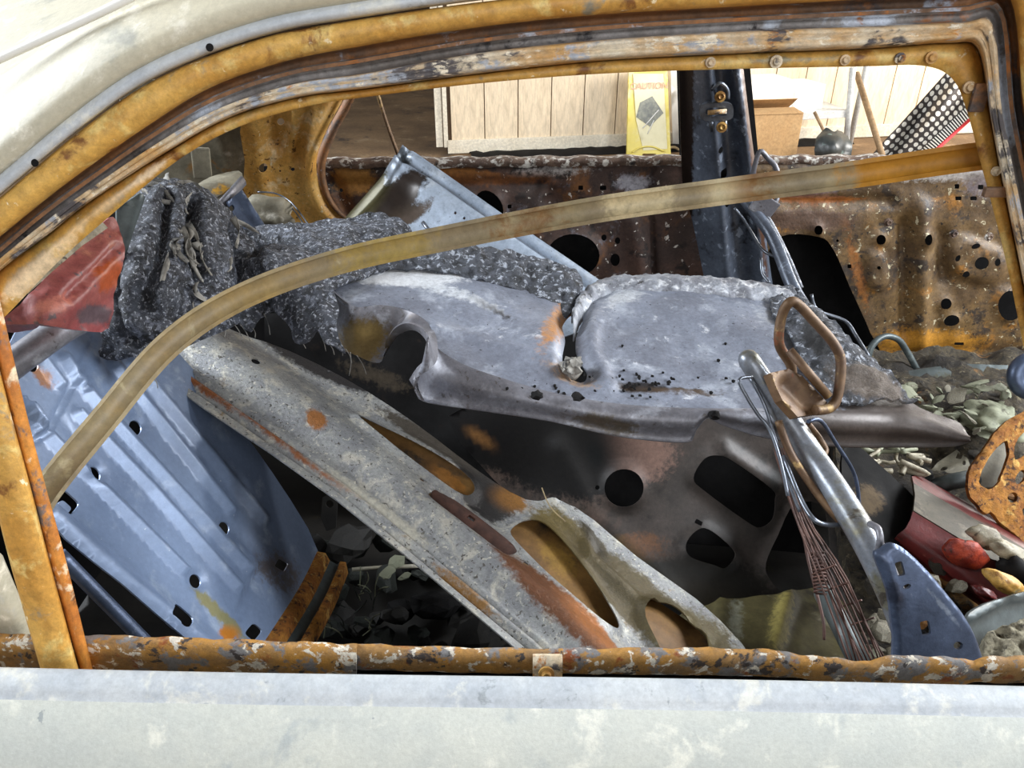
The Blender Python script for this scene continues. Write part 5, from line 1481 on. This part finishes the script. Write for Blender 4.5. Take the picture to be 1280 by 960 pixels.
# larger lump
bm = bmesh.new()
bmesh.ops.create_icosphere(bm, subdivisions=4, radius=.05)
for q in bm.verts:
    q.co += q.co.normalized() * .022 * noise.fractal(q.co * 26, 1, 2, 4)
    q.co.z *= .6
o = bm_obj('clinker_lump', bm, FLAKE, None, frame_M(at_z(1244, 527, .53), (1, 0, 0)), smooth_=True)
tag(o, 'largest greenish clinker lump beside the rusted plate', 'lump')
# cream clips tangle
for i in range(9):
    u, v = 1070 + (i * 37) % 78, 566 + (i * 23) % 34
    p = at_z(u, v, .55)
    pts = [p + np.array([rn.uniform(-.03, .03), rn.uniform(-.02, .02), rn.uniform(0, .02)]) for _ in range(5)]
    o = tube('melted_clip', pts, .0045 * rn.uniform(.6, 1.2), MELT if i % 3 else FLAKE, None, 7)
    tag(o, ('cream' if i % 3 else 'greenish') + ' melted plastic clip tangled under the parcel shelf flange', 'clip', 'melted clips')
# perforated bracket, ball and pipe between shelf and lamp
o = sheet('perforated_bracket', plane_of([(1165, 600, .80), (1212, 570, .84), (1210, 600, .78)]), [(1150, 604), (1172, 578), (1196, 562), (1208, 574), (1214, 586), (1204, 598), (1172, 610)], GREYDIRT, None, holes=[rrect(1199, 570, 4, 4, 20), ell(1205, 582, 2.5, 2.5, 0, 8), ell(1180, 588, 5, 4, 0, 10)], step=5, thick=.004, relief=lambda U, V: .008 * bump(dist(U, V, [(1160, 604), (1210, 578)]), 6))
tag(o, 'perforated grey brown bracket beside the rusted plate', 'bracket')
bm = bmesh.new()
bmesh.ops.create_icosphere(bm, subdivisions=3, radius=.018)
for q in bm.verts:
    q.co += q.co.normalized() * .007 * noise.fractal(q.co * 70, 1, 2, 3)
o = bm_obj('charred_ball', bm, BLACKST, None, frame_M(at(1156, 597, .72), (1, 0, 0)), smooth_=True)
tag(o, 'black charred ball above the red and grey lamp', 'ball')
o = tube('grey_pipe', path([(1160, 612, .70), (1190, 602, .70), (1222, 596, .70)]), .014, GREENPL, None, 10, smooth_path=False)
tag(o, 'short grey pipe lying behind the red and grey lamp', 'pipe')
o = sheet('dark_plate', plane_of([(1066, 560, .70), (1142, 622, .62), (1080, 650, .56)]), smooth([(1060, 552), (1100, 582), (1140, 618), (1143, 630), (1124, 680), (1100, 690), (1070, 650), (1052, 600)], 3), BLACKST, None, step=6, thick=.006, rough=.004, rscale=20, blobs=[(1085, 625, 24, 22, 40, (84, 70, 52), .7)])  # black colour stands for the shadow on the lamp's end
tag(o, 'plate coloured black for the shadow at the end of the red and grey lamp', 'plate')

# --- red and grey lamp with melted end
LA = thing('tail_lamp', 'dark red tail lamp with smoky grey band and melted end', 'tail lamp', tuple(at(1200, 720, .5)))
def lrow(a, b, n=14, wob=0.0):
    t = np.linspace(0, 1, n)[:, None]
    a, b = np.array(a, float), np.array(b, float)
    q = a * (1 - t) + b * t
    p = at(q[:, 0], q[:, 1], q[:, 2])
    if wob:
        p[:, 2] += wob * np.sin(np.arange(n) * 2.3) * (np.linspace(0, 1, n) > .55)
    return p
r0 = lrow((1146, 596, .70), (1330, 700, .60))
r1 = lrow((1138, 598, .66), (1322, 700, .56))
r2 = lrow((1140, 606, .63), (1310, 706, .53))
r3 = lrow((1140, 640, .56), (1300, 738, .44), wob=.004)
r4 = lrow((1137, 650, .55), (1290, 750, .43), wob=.004)
r5 = lrow((1122, 668, .53), (1262, 766, .42), wob=.003)
r6 = lrow((1116, 676, .55), (1256, 776, .46))
strip('red_edge', [r0, r1, r2], DEEPRED, LA, .004, label='red upper edge')
strip('grey_band', [r2, r2 * .5 + r3 * .5 + np.array([0, -.003, .004]), r3], GREYLENS, LA, .004, label='smoky grey lens band')
strip('red_face', [r3, r4, r4 * .5 + r5 * .5 + np.array([0, -.004, 0]), r5, r6], DEEPRED, LA, .004, label='dark red lens face')
def lump(name, p, r, sc, mat, parent, amp, seed, lab=None):
    bm = bmesh.new()
    bmesh.ops.create_icosphere(bm, subdivisions=3, radius=r)
    for q in bm.verts:
        q.co += q.co.normalized() * amp * noise.fractal(q.co / r * 1.3 + Vector((seed, 0, 0)), 1, 2, 4)
        q.co.x *= sc[0]; q.co.y *= sc[1]; q.co.z *= sc[2]
    return bm_obj(name, bm, mat, parent, frame_M(p, (1, -.25, -.5)), lab, True)
lump('melted_blob', at(1206, 692, .478), .022, (1.5, .6, 1), ORMELT, LA, .004, 1, 'orange melted blister')
lump('melted_blob', at(1232, 672, .492), .019, (1.5, .6, .8), MELT, LA, .006, 4, 'white melted blister')
lump('melted_blob', at(1264, 692, .475), .022, (1.6, .7, .6), MELT, LA, .007, 7)
lump('melted_blob', at(1272, 714, .455), .022, (1.5, .7, .8), BLACKST, LA, .008, 9)
lump('melted_blob', at(1256, 728, .42), .020, (1.6, .7, .6), OCHRE, LA, .005, 12)
lump('melted_blob', at(1232, 742, .40), .010, (1.6, .7, .7), DEEPRED, LA, .006, 15)

# --- round rusted plate
o = sheet('rusted_plate', plane_of([(1215, 590, .66), (1280, 520, .74), (1270, 670, .58)]), smooth([(1300, 500), (1280, 514), (1258, 526), (1240, 543), (1222, 570), (1209, 590), (1211, 615), (1222, 632), (1234, 642), (1240, 640), (1254, 655), (1274, 672), (1300, 690)], 3), RUSTPLATE, None,
          holes=[smooth([(1256, 552), (1242, 562), (1228, 582), (1224, 602), (1234, 612), (1246, 606), (1254, 590), (1261, 568)], 3), ell(1266, 622, 6, 7, 30, 12), ell(1276, 596, 6, 10, 30, 12), ell(1284, 640, 6, 6, 0, 12), smooth([(1272, 548), (1268, 575), (1290, 560), (1296, 530)], 3)], step=4, thick=.008, relief=lambda U, V: .010 * bump(dist(U, V, [(1290, 515), (1245, 548), (1216, 592)]), 10), rough=.004, rscale=60)
tag(o, 'bright orange rusted round plate with cut-outs', 'plate')
o = sheet('grey_backing', plane_of([(1215, 590, .70), (1280, 520, .78), (1270, 670, .62)]), [(1225, 575), (1262, 548), (1268, 575), (1250, 615), (1226, 612)], GREYDIRT, None, step=8, thick=.006)
tag(o, 'grey sheet showing through the rusted round plate', 'sheet')
# torus ring
bm = bmesh.new()
def torus(c, R1_, R2_, xd, zd, n=28, m=12):
    vs, fs = [], []
    M_ = frame_M(c, xd, zd)
    for i in range(n):
        a = 2 * math.pi * i / n
        for j in range(m):
            b = 2 * math.pi * j / m
            vs.append(tuple(M_ @ Vector(((R1_ + R2_ * math.cos(b)) * math.cos(a), (R1_ + R2_ * math.cos(b)) * math.sin(a), R2_ * math.sin(b)))))
    for i in range(n):
        for j in range(m):
            fs.append((i * m + j, ((i + 1) % n) * m + j, ((i + 1) % n) * m + (j + 1) % m, i * m + (j + 1) % m))
    return vs, fs
bm.free()
vs, fs = torus(at(1290, 470, .95), .032, .016, (1, 0, 0), (0, -1, .5))
o = mesh_obj('steel_ring', vs, fs, BLUEPLATE, None, [True] * len(fs))
tag(o, 'thick blue grey steel ring below the far front door', 'ring')
o = tube('bent_pipe', path([(1082, 470, 1.2), (1088, 436, 1.22), (1104, 421, 1.24), (1122, 424, 1.25), (1134, 440, 1.25), (1146, 462, 1.24)]), .0075, GREENPL, None, 10)
tag(o, 'thin grey pipe bent into an arch below the far front door', 'pipe')
o = sheet('sill_cover', spline_of([(1110, 470, 1.2), (1255, 455, 1.24), (1120, 500, 1.10), (1255, 505, 1.1), (1180, 480, 1.16)]), [(1108, 474), (1150, 462), (1200, 458), (1258, 460), (1262, 506), (1200, 508), (1130, 500)], GREENPL, None, step=8, thick=.004, relief=lambda U, V: .01 * bump(dist(U, V, [(1108, 474), (1200, 460), (1258, 462)]), 5), blobs=[(1200, 480, 60, 14, 0, (70, 66, 46), .7)])
tag(o, 'grey green sill cover under the far front door', 'sill cover')
# --- lower right plate and ash
o = sheet('side_plate', plane_of([(1205, 775, .31), (1290, 738, .40), (1250, 850, .28)]), smooth([(1196, 780), (1216, 760), (1250, 746), (1285, 738), (1340, 732), (1340, 880), (1240, 880), (1215, 820)], 3), GREENPL, None, step=6, thick=.004, relief=lambda U, V: .012 * bump(dist(U, V, [(1200, 775), (1250, 748), (1330, 735)]), 6))
tag(o, 'dark green grey plate beside the blue recliner plate', 'plate')
o = sheet('ash_heap', plane_of([(1225, 800, .29), (1290, 790, .30), (1250, 850, .24)]), smooth([(1226, 806), (1240, 794), (1262, 786), (1300, 782), (1320, 870), (1236, 870)], 3), ASH, None, step=3, thick=.02, rough=.009, rscale=70, relief=lambda U, V: .012 + .006 * bump(dist(U, V, [(1262, 815), (1290, 810)]), 25))
o['kind'] = 'stuff'
tag(o, 'heap of pale ash on the dark plate', 'ash')

# --- clinker on the floor behind the hood panel
rn = random.Random(21)
sp_ = []
for i in range(220):
    u = rn.uniform(370, 660); v = rn.uniform(672, 840)
    sp_.append((u, v, .22 + rn.uniform(.0, .06), rn.uniform(.016, .045)))
scatter('clinker_rock', sp_, [ROCK, ROCK, BLACKST, ROCK, FLOORPAN, ROCK], '{} burnt clinker rock on the floor beside the hood panel', 'rock', 'clinker rocks on the car floor', 9, .7, 8)
sp_ = [(496, 702, .33, .018), (484, 716, .33, .016), (506, 720, .33, .014), (494, 690, .34, .014), (500, 735, .32, .016), (480, 735, .32, .012)]
scatter('green_flake', sp_, [FLAKE], '{} flake lying on top of the clinker rocks', 'flake', 'flakes on the clinker', 10, .2, 3)
o = tube('thin_rod', path([(440, 712, .74), (480, 709, .75), (530, 707, .76)]), .004, GREYDIRT, None, 6, smooth_path=False)
tag(o, 'thin grey rod lying above the clinker rocks', 'rod')
o = sheet('hanging_hook', plane_of([(400, 625, .95), (425, 625, .95), (412, 655, .93)]), [(401, 648), (403, 622), (414, 617), (422, 626), (420, 660), (408, 664)], FLOORPAN, None, holes=[ell(412, 630, 5, 5, 0, 10)], step=4, thick=.004)
tag(o, 'small grey hook plate in the shade of the hood panel', 'hook')
for i in range(26):
    u, v = rn.uniform(395, 470), rn.uniform(730, 800)
    p = at_z(u, v, .30)
    e = p + np.array([rn.uniform(-.03, .03), rn.uniform(-.03, .02), rn.uniform(.02, .06)])
    o = tube('dry_stalk', [p, (p + e) / 2 + np.array([rn.uniform(-.008, .008), 0, .004]), e], .0011, FLAKE if i % 2 else ROCK, None, 5)
    tag(o, ('pale' if i % 2 else 'dark') + ' thin dry stalk beside the rusted seat back flange', 'stalk', 'dry stalks')
